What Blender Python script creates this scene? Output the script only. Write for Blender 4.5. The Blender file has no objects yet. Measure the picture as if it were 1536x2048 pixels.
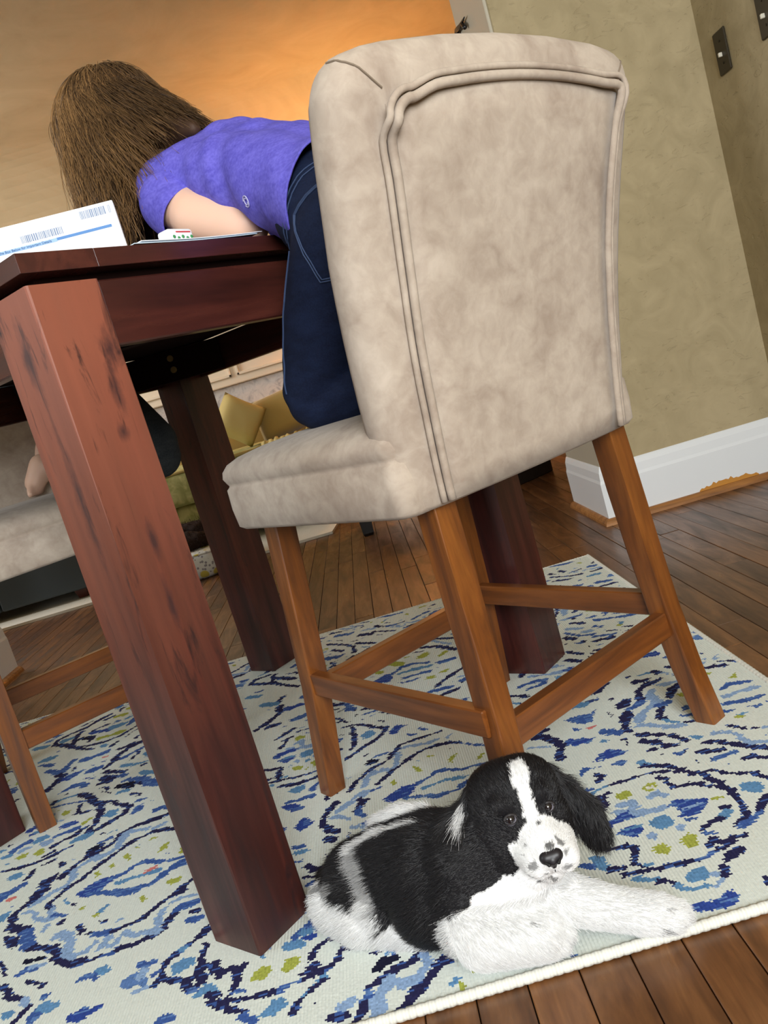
import bpy, bmesh, math, random
import numpy as np
from math import radians, sin, cos, pi, sqrt
from mathutils import Vector, Matrix, noise
from mathutils.bvhtree import BVHTree

random.seed(7)
SC = bpy.context.scene
COL = SC.collection

# ------------------------------------------------------------------ camera
cam = bpy.data.cameras.new('camera')
cam.sensor_fit = 'VERTICAL'
cam.sensor_height = 36.0
cam.lens = 1660.0 / 2048.0 * 36.0
cam.clip_start = 0.02
CAM = bpy.data.objects.new('camera', cam)
COL.objects.link(CAM)
_r = Vector((0.958671, -0.046659, -0.280667))
_d = Vector((-0.284510, -0.149663, -0.946919))
_f = Vector((0.002177, 0.987636, -0.156752))
CAM.matrix_world = Matrix((( _r.x, -_d.x, -_f.x, 0.0), (_r.y, -_d.y, -_f.y, 0.0), (_r.z, -_d.z, -_f.z, 0.667), (0, 0, 0, 1)))
SC.camera = CAM

# ------------------------------------------------------------------ world, lights, exposure
SC.view_settings.view_transform = 'Standard'
SC.view_settings.look = 'None'
SC.view_settings.gamma = 1.0
SC.view_settings.use_curve_mapping = False
SC.view_settings.exposure = 0.78
SC.cycles.use_denoising = True
SC.cycles.max_bounces = 8
SC.cycles.caustics_reflective = False
SC.cycles.caustics_refractive = False
W = bpy.data.worlds.new('daylight')
SC.world = W
W.use_nodes = True
W.node_tree.nodes['Background'].inputs[0].default_value = (0.80, 0.90, 1.0, 1)
W.node_tree.nodes['Background'].inputs[1].default_value = 0.4


def area(name, loc, target, sx, sy, power, color):
    l = bpy.data.lights.new(name, 'AREA')
    l.shape = 'RECTANGLE'; l.size = sx; l.size_y = sy; l.energy = power; l.color = color
    o = bpy.data.objects.new(name, l); COL.objects.link(o)
    o.location = loc
    o.rotation_euler = (Vector(target) - Vector(loc)).to_track_quat('-Z', 'Y').to_euler()
    return o


# daylight through the dining room's windows (one behind the viewer, one on the left) and the living room's window
area('window_light_back', (0.42, -2.12, 1.60), (0.1, 1.0, 0.70), 1.4, 1.5, 92, (0.95, 0.98, 1.0))
area('window_light_left', (-3.02, 0.2, 1.5), (0.0, 0.9, 0.6), 1.5, 1.4, 15, (0.86, 0.94, 1.0))
area('window_light_living', (-3.30, 4.4, 1.7), (0.0, 4.6, 0.9), 1.5, 1.5, 50, (0.96, 0.97, 1.0))

# ------------------------------------------------------------------ small helpers


def srgb(r, g, b):
    def c(v):
        v /= 255.0
        return v / 12.92 if v <= 0.04045 else ((v + 0.055) / 1.055) ** 2.4
    return (c(r), c(g), c(b), 1.0)


def newmat(name, base, rough=0.6, spec=0.5):
    m = bpy.data.materials.new(name); m.use_nodes = True
    b = m.node_tree.nodes['Principled BSDF']
    b.inputs['Base Color'].default_value = base
    b.inputs['Roughness'].default_value = rough
    b.inputs['Specular IOR Level'].default_value = spec
    return m


def nd(m, typ, **kw):
    n = m.node_tree.nodes.new(typ)
    for k, v in kw.items():
        if k in n.inputs.keys() if hasattr(n.inputs, 'keys') else False:
            n.inputs[k].default_value = v
        else:
            setattr(n, k, v)
    return n


def lk(m, a, b):
    m.node_tree.links.new(a, b)


def bsdf(m):
    return m.node_tree.nodes['Principled BSDF']


def ramp(m, fac, stops):
    r = nd(m, 'ShaderNodeValToRGB')
    e = r.color_ramp.elements
    while len(e) > 1:
        e.remove(e[0])
    e[0].position = stops[0][0]; e[0].color = stops[0][1]
    for p, c in stops[1:]:
        x = e.new(p); x.color = c
    lk(m, fac, r.inputs['Fac'])
    return r


def noise_tex(m, scale, detail=4, vec=None, rough=0.5, dist=0.0):
    n = nd(m, 'ShaderNodeTexNoise')
    n.inputs['Scale'].default_value = scale; n.inputs['Detail'].default_value = detail
    n.inputs['Roughness'].default_value = rough; n.inputs['Distortion'].default_value = dist
    if vec is not None:
        lk(m, vec, n.inputs['Vector'])
    return n


def coords(m, scale=(1, 1, 1), kind='Object', rand=False):
    t = nd(m, 'ShaderNodeTexCoord'); mp = nd(m, 'ShaderNodeMapping')
    mp.inputs['Scale'].default_value = scale
    lk(m, t.outputs[kind], mp.inputs['Vector'])
    if rand:
        oi = nd(m, 'ShaderNodeObjectInfo')
        mu = nd(m, 'ShaderNodeMath', operation='MULTIPLY'); mu.inputs[1].default_value = 37.0
        lk(m, oi.outputs['Random'], mu.inputs[0])
        lk(m, mu.outputs[0], mp.inputs['Location'])
    return mp.outputs['Vector']


def bump(m, height, strength=0.3, dist=0.002):
    b = nd(m, 'ShaderNodeBump'); b.inputs['Strength'].default_value = strength; b.inputs['Distance'].default_value = dist
    lk(m, height, b.inputs['Height']); lk(m, b.outputs['Normal'], bsdf(m).inputs['Normal'])
    return b


def mix(m, fac, a, b, blend='MIX'):
    n = nd(m, 'ShaderNodeMix', data_type='RGBA', blend_type=blend)
    if hasattr(fac, 'is_linked'):
        lk(m, fac, n.inputs[0])
    else:
        n.inputs[0].default_value = fac
    for s, i in ((a, 6), (b, 7)):
        if hasattr(s, 'is_linked'):
            lk(m, s, n.inputs[i])
        else:
            n.inputs[i].default_value = s
    return n.outputs[2]


def wood(name, dark, mid, light, rough=0.35, scale=(30, 30, 2.2), coat=0.0, rand=True, knots=None):
    m = newmat(name, mid, rough)
    v = coords(m, scale, 'Object', rand)
    n1 = noise_tex(m, 1.0, 6, v, 0.6, 0.6)
    r = ramp(m, n1.outputs['Fac'], [(0.30, dark), (0.50, mid), (0.72, light)])
    v2 = coords(m, (scale[0] * 5, scale[1] * 5, scale[2] * 3), 'Object', rand)
    n2 = noise_tex(m, 1.0, 3, v2)
    c = mix(m, 0.35, r.outputs['Color'], ramp(m, n2.outputs['Fac'], [(0.35, (0.45, 0.45, 0.45, 1)), (0.65, (1, 1, 1, 1))]).outputs['Color'], 'MULTIPLY')
    if knots:
        c = knots(m, c)
    lk(m, c, bsdf(m).inputs['Base Color'])
    rr = ramp(m, n1.outputs['Fac'], [(0.3, (rough * 1.25,) * 3 + (1,)), (0.7, (rough * 0.8,) * 3 + (1,))])
    lk(m, rr.outputs['Color'], bsdf(m).inputs['Roughness'])
    bump(m, n2.outputs['Fac'], 0.12, 0.001)
    bsdf(m).inputs['Coat Weight'].default_value = coat
    bsdf(m).inputs['Coat Roughness'].default_value = 0.25
    return m


def link(name, mesh, mat=None, parent=None, loc=None, smooth=False):
    o = bpy.data.objects.new(name, mesh)
    COL.objects.link(o)
    if mat is not None:
        if not mesh.materials:
            mesh.materials.append(mat)
    if parent is not None:
        o.parent = parent
    if loc is not None:
        o.location = loc
    if smooth:
        mesh.polygons.foreach_set('use_smooth', [True] * len(mesh.polygons))
    return o


def fin(name, bm, mat=None, parent=None, loc=None, smooth=False, normals=True):
    me = bpy.data.meshes.new(name)
    if normals:
        bmesh.ops.recalc_face_normals(bm, faces=bm.faces)
    bm.to_mesh(me); bm.free()
    return link(name, me, mat, parent, loc, smooth)


def tag(o, label=None, cat=None, group=None, kind=None):
    if label: o['label'] = label
    if cat: o['category'] = cat
    if group: o['group'] = group
    if kind: o['kind'] = kind
    return o


def thing(name, label, cat, loc=(0, 0, 0), rotz=0.0, group=None):
    o = bpy.data.objects.new(name, None); COL.objects.link(o)
    o.empty_display_size = 0.05
    o.location = loc; o.rotation_euler = (0, 0, rotz)
    return tag(o, label, cat, group)


def hexa(bm, rings):
    """loft through rings of equal length, closing both ends"""
    vs = [[bm.verts.new(p) for p in r] for r in rings]
    n = len(rings[0])
    for a, b in zip(vs, vs[1:]):
        for i in range(n):
            bm.faces.new((a[i], a[(i + 1) % n], b[(i + 1) % n], b[i]))
    bm.faces.new(list(reversed(vs[0]))); bm.faces.new(vs[-1])
    return vs


def box(bm, x0, x1, y0, y1, z0, z1, bev=0.0, seg=1):
    t = bmesh.new()
    hexa(t, [[(x0, y0, z), (x1, y0, z), (x1, y1, z), (x0, y1, z)] for z in (z0, z1)])
    if bev > 0:
        bmesh.ops.bevel(t, geom=t.edges[:], offset=bev, segments=seg, profile=0.5, affect='EDGES')
    me = bpy.data.meshes.new('tmp'); t.to_mesh(me); t.free()
    bm.from_mesh(me); bpy.data.meshes.remove(me)


def bevel_all(bm, off, seg=2):
    bmesh.ops.bevel(bm, geom=[e for e in bm.edges], offset=off, segments=seg, profile=0.5, affect='EDGES', clamp_overlap=True)


def bar(bm, a, b, w, h, up=(0, 0, 1), bev=0.0):
    """rectangular bar from a to b"""
    a = Vector(a); b = Vector(b); d = (b - a).normalized(); up = Vector(up)
    side = d.cross(up).normalized(); u = side.cross(d).normalized()
    t = bmesh.new()
    hexa(t, [[p - side * w / 2 - u * h / 2, p + side * w / 2 - u * h / 2, p + side * w / 2 + u * h / 2, p - side * w / 2 + u * h / 2] for p in (a, b)])
    if bev > 0:
        bevel_all(t, bev, 1)
    me = bpy.data.meshes.new('tmp'); t.to_mesh(me); t.free(); bm.from_mesh(me); bpy.data.meshes.remove(me)


def tube(bm, pts, r, n=8, closed=False):
    pts = [Vector(p) for p in pts]
    rs = r if isinstance(r, (list, tuple)) else [r] * len(pts)
    rings = []
    prev = None
    for i, p in enumerate(pts):
        if closed:
            d = (pts[(i + 1) % len(pts)] - pts[i - 1]).normalized()
        else:
            d = (pts[min(i + 1, len(pts) - 1)] - pts[max(i - 1, 0)]).normalized()
        if prev is None:
            ax = Vector((0, 0, 1)) if abs(d.z) < 0.9 else Vector((1, 0, 0))
            prev = d.cross(ax).normalized()
        s = (prev - d * prev.dot(d)).normalized(); prev = s
        t = d.cross(s)
        rings.append([bm.verts.new(p + (s * cos(2 * pi * k / n) + t * sin(2 * pi * k / n)) * rs[i]) for k in range(n)])
    m = len(rings)
    for i in range(m if closed else m - 1):
        a = rings[i]; b = rings[(i + 1) % m]
        for k in range(n):
            bm.faces.new((a[k], a[(k + 1) % n], b[(k + 1) % n], b[k]))
    if not closed:
        bm.faces.new(list(reversed(rings[0]))); bm.faces.new(rings[-1])


def rrect(x0, x1, y0, y1, r, z, n=5):
    out = []
    for cx, cy, a0 in ((x1 - r, y1 - r, 0), (x0 + r, y1 - r, 90), (x0 + r, y0 + r, 180), (x1 - r, y0 + r, 270)):
        for k in range(n + 1):
            a = radians(a0 + 90.0 * k / n)
            out.append((cx + r * cos(a), cy + r * sin(a), z))
    return out


def catmull(pts, n=6):
    P = [Vector(p) for p in pts]
    P = [P[0] * 2 - P[1]] + P + [P[-1] * 2 - P[-2]]
    out = []
    for i in range(1, len(P) - 2):
        for k in range(n):
            t = k / n
            out.append(0.5 * ((2 * P[i]) + (P[i + 1] - P[i - 1]) * t + (2 * P[i - 1] - 5 * P[i] + 4 * P[i + 1] - P[i + 2]) * t * t + (3 * P[i] - P[i - 1] - 3 * P[i + 1] + P[i + 2]) * t ** 3))
    out.append(P[-2])
    return out


# ---------------- organic shapes: round cones joined by a voxel remesh into one surface


def cone(bm, a, b, ra, rb, seg=20, flat=None):
    """convex round cone; flat=(axis, factor) squashes it about its middle"""
    a = Vector(a); b = Vector(b); d = b - a
    L = d.length
    d = d.normalized() if L > 1e-7 else Vector((0, 0, 1))
    ax = Vector((0, 0, 1)) if abs(d.z) < 0.9 else Vector((1, 0, 0))
    s = d.cross(ax).normalized(); t = d.cross(s)
    prof = []
    for k in range(1, 8):
        th = -pi / 2 + pi / 2 * k / 7.0
        prof.append((a + d * ra * sin(th), ra * cos(th)))
    for k in range(0, 7):
        th = pi / 2 * k / 7.0
        prof.append((b + d * rb * sin(th), rb * cos(th)))
    mid = (a + b) / 2
    def fl(p):
        if flat:
            n = Vector(flat[0]).normalized(); q = p - mid
            return p - n * q.dot(n) * (1 - flat[1])
        return p
    rings = [[bm.verts.new(fl(c + (s * cos(2 * pi * k / seg) + t * sin(2 * pi * k / seg)) * r)) for k in range(seg)] for c, r in prof]
    for A, B in zip(rings, rings[1:]):
        for k in range(seg):
            bm.faces.new((A[k], A[(k + 1) % seg], B[(k + 1) % seg], B[k]))
    p0 = bm.verts.new(fl(a - d * ra)); p1 = bm.verts.new(fl(b + d * rb))
    for k in range(seg):
        bm.faces.new((p0, rings[0][(k + 1) % seg], rings[0][k])); bm.faces.new((p1, rings[-1][k], rings[-1][(k + 1) % seg]))


def blob(name, parts, voxel, smooth=8, factor=0.6):
    """parts: list of (a, b, ra, rb[, flat]) -> one continuous mesh datablock"""
    bm = bmesh.new()
    for p in parts:
        cone(bm, p[0], p[1], p[2], p[3], flat=(p[4] if len(p) > 4 else None))
    bmesh.ops.recalc_face_normals(bm, faces=bm.faces)
    me = bpy.data.meshes.new('tmp'); bm.to_mesh(me); bm.free()
    o = bpy.data.objects.new('tmp', me); COL.objects.link(o)
    md = o.modifiers.new('r', 'REMESH'); md.mode = 'VOXEL'; md.voxel_size = voxel; md.use_smooth_shade = True
    if smooth:
        ms = o.modifiers.new('s', 'SMOOTH'); ms.iterations = smooth; ms.factor = factor
    dg = bpy.context.evaluated_depsgraph_get(); dg.update()
    out = bpy.data.meshes.new_from_object(o.evaluated_get(dg))
    out.name = name
    bpy.data.objects.remove(o); bpy.data.meshes.remove(me)
    return out


def chain(pts):
    """[(x,y,z,r), ...] -> list of round cones"""
    return [(p[:3], q[:3], p[3], q[3]) for p, q in zip(pts, pts[1:])]


def verts_np(me):
    a = np.empty(len(me.vertices) * 3, np.float32); me.vertices.foreach_get('co', a)
    return a.reshape(-1, 3)


def seg_dist(P, p):
    a = np.array(p[0], float); b = np.array(p[1], float); d = b - a
    L = max(float(d @ d), 1e-12)
    t = np.clip(((P - a) @ d) / L, 0, 1)
    q = a + t[:, None] * d
    return np.linalg.norm(P - q, axis=1) - (p[2] + (p[3] - p[2]) * t)


def strands(name, pts, radii, mat, parent=None, cols=None):
    """pts: array (n, k, 3) of hair strands -> one curves object"""
    n, k, _ = pts.shape
    cu = bpy.data.hair_curves.new(name)
    cu.add_curves([k] * n)
    cu.attributes['position'].data.foreach_set('vector', pts.astype(np.float32).ravel())
    ra = cu.attributes.get('radius') or cu.attributes.new('radius', 'FLOAT', 'POINT')
    ra.data.foreach_set('value', np.broadcast_to(radii, (n, k)).astype(np.float32).ravel())
    if cols is not None:
        ca = cu.attributes.new('strand_color', 'FLOAT_COLOR', 'CURVE')
        ca.data.foreach_set('color', np.hstack([cols, np.ones((n, 1))]).astype(np.float32).ravel())
    cu.materials.append(mat)
    o = bpy.data.objects.new(name, cu); COL.objects.link(o)
    if parent is not None:
        o.parent = parent
    o['kind'] = 'stuff'
    return o


def on_surface(me, pts, lift=0.0012):
    bm = bmesh.new(); bm.from_mesh(me); tr = BVHTree.FromBMesh(bm); out = []
    for p in pts:
        co, n, i, d = tr.find_nearest(Vector(p))
        out.append(co + n * lift)
    bm.free()
    return out


def dense(pts, n=8):
    out = []
    for a, b in zip(pts, pts[1:]):
        for k in range(n):
            out.append(Vector(a) + (Vector(b) - Vector(a)) * k / n)
    out.append(Vector(pts[-1]))
    return out

# ------------------------------------------------------------------ setting: floor, walls, ceiling
mat_plank = wood('floor oak', srgb(64, 40, 22), srgb(102, 66, 38), srgb(134, 92, 56), 0.33, (26, 3.0, 26), 0.12)
_m = mat_plank
_oi = nd(_m, 'ShaderNodeObjectInfo')
_old = bsdf(_m).inputs['Base Color'].links[0].from_socket
_rc = ramp(_m, _oi.outputs['Random'], [(0.0, (0.62, 0.58, 0.55, 1)), (0.5, (0.95, 0.93, 0.9, 1)), (1.0, (1.25, 1.2, 1.1, 1))])
lk(_m, mix(_m, 1.0, _old, _rc.outputs['Color'], 'MULTIPLY'), bsdf(_m).inputs['Base Color'])
mat_sub = newmat('floor gap dark', srgb(24, 14, 9), 0.9)

mat_wall = newmat('olive plaster', srgb(160, 146, 108), 0.75, 0.3)
_v = coords(mat_wall, (1, 1, 1), 'Object')
_n = noise_tex(mat_wall, 9, 5, _v, 0.55, 1.2)
lk(mat_wall, ramp(mat_wall, _n.outputs['Fac'], [(0.3, srgb(160, 145, 111)), (0.7, srgb(177, 161, 126))]).outputs['Color'], bsdf(mat_wall).inputs['Base Color'])
_v2 = coords(mat_wall, (11, 11, 26), 'Object')
_n2 = noise_tex(mat_wall, 1.3, 4, _v2, 0.6, 2.4)
_r2 = ramp(mat_wall, _n2.outputs['Fac'], [(0.30, (0, 0, 0, 1)), (0.38, (1, 1, 1, 1)), (1.0, (1, 1, 1, 1))])
_mm = nd(mat_wall, 'ShaderNodeMath', operation='ADD'); lk(mat_wall, _r2.outputs['Color'], _mm.inputs[0]); lk(mat_wall, _n.outputs['Fac'], _mm.inputs[1])
bump(mat_wall, _mm.outputs[0], 0.42, 0.005)

mat_living = newmat('tan plaster', srgb(186, 164, 128), 0.8, 0.3)
_v = coords(mat_living, (1, 1, 1), 'Object')
_n = noise_tex(mat_living, 2.2, 6, _v, 0.6, 1.5)
lk(mat_living, ramp(mat_living, _n.outputs['Fac'], [(0.3, srgb(180, 158, 122)), (0.7, srgb(194, 172, 136))]).outputs['Color'], bsdf(mat_living).inputs['Base Color'])
bump(mat_living, _n.outputs['Fac'], 0.15, 0.01)
mat_white = newmat('white trim paint', srgb(226, 229, 230), 0.4)
mat_trim = newmat('grey beige trim paint', srgb(186, 178, 158), 0.45)
mat_ceil = newmat('ceiling paint', srgb(205, 196, 176), 0.9)
mat_qr = wood('golden quarter round', srgb(120, 76, 34), srgb(160, 106, 52), srgb(184, 130, 72), 0.4, (3, 40, 40))


def struct(name, bm, m, parent=None, smooth=False, loc=None):
    o = fin(name, bm, m, parent, loc, smooth)
    if parent is None:
        o['kind'] = 'structure'
    return o


# floor: dark sub-floor plus one object per oak strip that shows
bm = bmesh.new(); box(bm, -3.5, 1.45, -2.3, 6.3, -0.06, -0.0145); box(bm, 1.45, 2.3, 2.6, 6.3, -0.06, -0.0145)
floor = struct('floor', bm, mat_sub)
PW = 0.0577
bm = bmesh.new(); box(bm, 0.0005, PW - 0.0009, 0.0, 1.0, -0.0145, 0.0, 0.0009)
pl_mesh = bpy.data.meshes.new('plank'); bmesh.ops.recalc_face_normals(bm, faces=bm.faces); bm.to_mesh(pl_mesh); bm.free()
pl_mesh.materials.append(mat_plank)
rest = bmesh.new()
rnd = random.Random(3)
cand = []
k0 = int((-3.25 - 0.063) / PW)
for k in range(k0, 37):
    x = 0.063 + k * PW
    if x + PW > 2.19:
        continue
    y = (-2.2 if x + PW <= 1.40 else 3.05) - rnd.random() * 0.6
    while y < 6.2:
        L = rnd.uniform(0.38, 1.05)
        y1 = min(y + L, 6.22)
        y0_ = max(y, -2.25 if x + PW <= 1.40 else 3.032)
        if y1 > y0_:
            cand.append((x, y0_, y1))
        y = y1


def plank_seen(x, y0, y1):
    """does any of the strip lie where the photograph could show floor"""
    if x < -2.0 or y1 < 0.62 or y0 > 4.75 or x > (1.30 if y0 < 2.6 else 0.95):
        return False
    if x > -1.6 and x + PW < 0.50 and y0 > 0.86 and y1 < 2.26:
        return False
    ym = y1
    if x / max(ym, 0.7) < -0.62 or x / max(y1, 0.7) > 0.60 and y1 < 1.2:
        return False
    if y0 > 4.0 and x < -0.35:
        return False
    if y0 < 0.8 and y1 < 1.4 and x < -0.45:
        return False
    return True


n_pl = 0
seen = [c for c in cand if plank_seen(*c)]
seen.sort(key=lambda c: (c[2] + c[1]) / 2 + 0.25 * abs(c[0] - 0.3))
first = set(seen[:296])
for c in cand:
    x, y0, y1 = c
    if c in first:
        o = bpy.data.objects.new('plank', pl_mesh); COL.objects.link(o)
        o.parent = floor; o.location = (x, y0, rnd.uniform(-0.0006, 0.0006)); o.scale = (1, y1 - y0 - 0.0012, 1)
        n_pl += 1
    else:
        box(rest, x + 0.0005, x + PW - 0.0009, y0, y1 - 0.0012, -0.0145, 0.0)
o = fin('plank_rest', rest, mat_plank, floor); o['kind'] = 'stuff'

# right-hand part of the dining room
bm = bmesh.new(); box(bm, 0.722, 2.3, 2.632, 3.03, 0.0, 2.5, 0.003)
struct('wall_back', bm, mat_wall)
bm = bmesh.new(); box(bm, 1.316, 1.42, -2.3, 2.632, 0.0, 2.5)
struct('wall_right', bm, mat_wall)
# painted end casing of the wide opening (the wall's end)
bm = bmesh.new(); box(bm, 0.712, 0.7225, 2.628, 3.034, 0.18, 2.32, 0.003)
struct('trim_1', bm, mat_trim)


def baseboard(name, pts, h=0.19, t=0.016, mat=mat_white, qr=True):
    """pts: floor polyline of the wall face, room on the left of the travel direction"""
    bm = bmesh.new(); q = bmesh.new()
    prof = [(0.0, 0.0), (t, 0.0), (t, h - 0.055), (t - 0.003, h - 0.045), (t - 0.005, h - 0.02), (t - 0.010, h - 0.006), (t - 0.013, h), (0.0, h)]
    qp = [(0.0, 0.0)] + [(t + 0.018 * cos(a), 0.021 * sin(a)) for a in [radians(x) for x in (0, 22, 45, 68, 90)]] + [(0.0, 0.021)]
    P = [Vector(p + (0,)) for p in pts]
    N = []
    for i in range(len(P)):
        ns = []
        for a, b in ((i - 1, i), (i, i + 1)):
            if a >= 0 and b < len(P):
                d = (P[b] - P[a]).normalized(); ns.append(Vector((-d.y, d.x, 0)))
        n = sum(ns, Vector()) / len(ns)
        n = n / max(n.length_squared, 1e-6)
        N.append(n)
    for bmx, pr in ((bm, prof), (q, qp)):
        hexa(bmx, [[P[i] + N[i] * a + Vector((0, 0, z)) for a, z in pr] for i in range(len(P))])
    o = struct(name, bm, mat)
    if qr:
        fin('quarter_round', q, mat_qr, o)
    else:
        q.free()
    return o


bb = baseboard('baseboard_back', [(1.316, 2.632), (0.7135, 2.632), (0.7135, 3.034)])
bm = bmesh.new()
rp = random.Random(8)
up_ = [(1.005 + 0.20 * k / 24, 0.021 + (0.004 + 0.016 * sin(pi * k / 24) ** 0.7) * (0.55 + 0.6 * rp.random())) for k in range(25)]
hexa(bm, [[(x, yy, z) for x, z in [(up_[-1][0], 0.018), (up_[0][0], 0.018)] + up_] for yy in (2.6152, 2.6164)])
ch = fin('paint_chip', bm, newmat('bare amber wood', srgb(190, 130, 48), 0.6), bb)
ch['label'] = 'bare amber wood where the white paint has chipped'

# left end of the opening, sunlit white
bm = bmesh.new(); box(bm, -3.3, -1.49, 2.632, 3.03, 0.0, 2.5, 0.003)
struct('wall_left', bm, mat_wall)
baseboard('baseboard_left', [(-1.4815, 3.034), (-1.4815, 2.624), (-3.3, 2.624)])
# header over the opening
bm = bmesh.new(); box(bm, -1.49, 0.722, 2.64, 3.02, 2.32, 2.5)
struct('trim_2', bm, mat_wall)
# the rest of the dining room, behind the viewer: back wall and side wall with window openings
bm = bmesh.new()
box(bm, -3.3, -0.45, -2.3, -2.2, 0, 2.5); box(bm, 1.15, 1.42, -2.3, -2.2, 0, 2.5); box(bm, -0.45, 1.15, -2.3, -2.2, 0, 0.75); box(bm, -0.45, 1.15, -2.3, -2.2, 2.35, 2.5)
struct('wall_front', bm, mat_wall)
bm = bmesh.new()
box(bm, -3.3, -3.1, -2.3, -0.6, 0, 2.5); box(bm, -3.3, -3.1, 1.0, 2.64, 0, 2.5); box(bm, -3.3, -3.1, -0.6, 1.0, 0, 0.75); box(bm, -3.3, -3.1, -0.6, 1.0, 2.25, 2.5)
struct('wall_side', bm, mat_wall)
for i, (ax, c0, c1, p, z0, z1) in enumerate((('x', -0.45, 1.15, -2.24, 0.75, 2.35), ('y', -0.6, 1.0, -3.2, 0.75, 2.25))):
    bm = bmesh.new()
    w = 0.05
    def bx(a0, a1, b0, b1):
        if ax == 'x':
            box(bm, a0, a1, p - 0.03, p + 0.03, b0, b1)
        else:
            box(bm, p - 0.03, p + 0.03, a0, a1, b0, b1)
    bx(c0, c1, z0, z0 + w); bx(c0, c1, z1 - w, z1); bx(c0, c0 + w, z0, z1); bx(c1 - w, c1, z0, z1)
    struct('window_%d' % (i + 1), bm, mat_white)
bm = bmesh.new(); box(bm, -3.3, 1.42, -2.3, 2.64, 2.5, 2.6)
struct('ceiling', bm, mat_ceil)

# living room beyond: far wall curving into the ceiling, side walls
Y1, Zc, Rc = 6.2, 2.62, 0.75
bm = bmesh.new()
prof = [(Y1, 0.0), (Y1, Zc - Rc)] + [(Y1 - Rc + Rc * cos(radians(a)), Zc - Rc + Rc * sin(radians(a))) for a in range(6, 91, 6)] + [(3.02, Zc)]
prof2 = [(3.02, Zc + 0.08), (Y1 + 0.1, Zc + 0.08), (Y1 + 0.1, 0.0)]
hexa(bm, [[(x, y, z) for y, z in prof + prof2] for x in (-3.4, 2.3)])
struct('wall_far', bm, mat_living)
bm = bmesh.new(); box(bm, 2.2, 2.3, 3.03, Y1 + 0.05, 0.0, 2.62)
struct('wall_living', bm, mat_living)
bm = bmesh.new(); box(bm, -3.5, -3.4, 3.03, Y1 + 0.05, 0.0, 2.62)
struct('wall_window_side', bm, mat_living)

# ------------------------------------------------------------------ switch plates on the right wall
mat_plate = newmat('aged bronze plate', srgb(58, 50, 36), 0.45); bsdf(mat_plate).inputs['Metallic'].default_value = 0.55
mat_ivory = newmat('ivory toggle', srgb(214, 208, 190), 0.4)


def switch_plate(y, z, label):
    t = thing('switch_plate', label, 'light switch', (1.316, y, z), 0, 'bronze switch plates on the right wall')
    b = bmesh.new(); box(b, -0.006, 0.0, -0.0355, 0.0355, -0.0585, 0.0585, 0.003)
    fin('plate', b, mat_plate, t)
    b = bmesh.new(); box(b, -0.016, -0.005, -0.004, 0.004, -0.013, -0.001, 0.0015)
    fin('toggle', b, mat_ivory, t)
    for zz in (-0.03, 0.03):
        b = bmesh.new(); bmesh.ops.create_cone(b, cap_ends=True, segments=10, radius1=0.0032, radius2=0.0028, depth=0.003, matrix=Matrix.Translation((-0.0068, 0, zz)) @ Matrix.Rotation(pi / 2, 4, 'Y'))
        fin('screw', b, mat_plate, t)


switch_plate(2.508, 1.273, 'dark bronze light switch plate nearer the wall corner, wholly in view')
switch_plate(2.262, 1.276, 'dark bronze light switch plate cut off by the top right of the picture')

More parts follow.
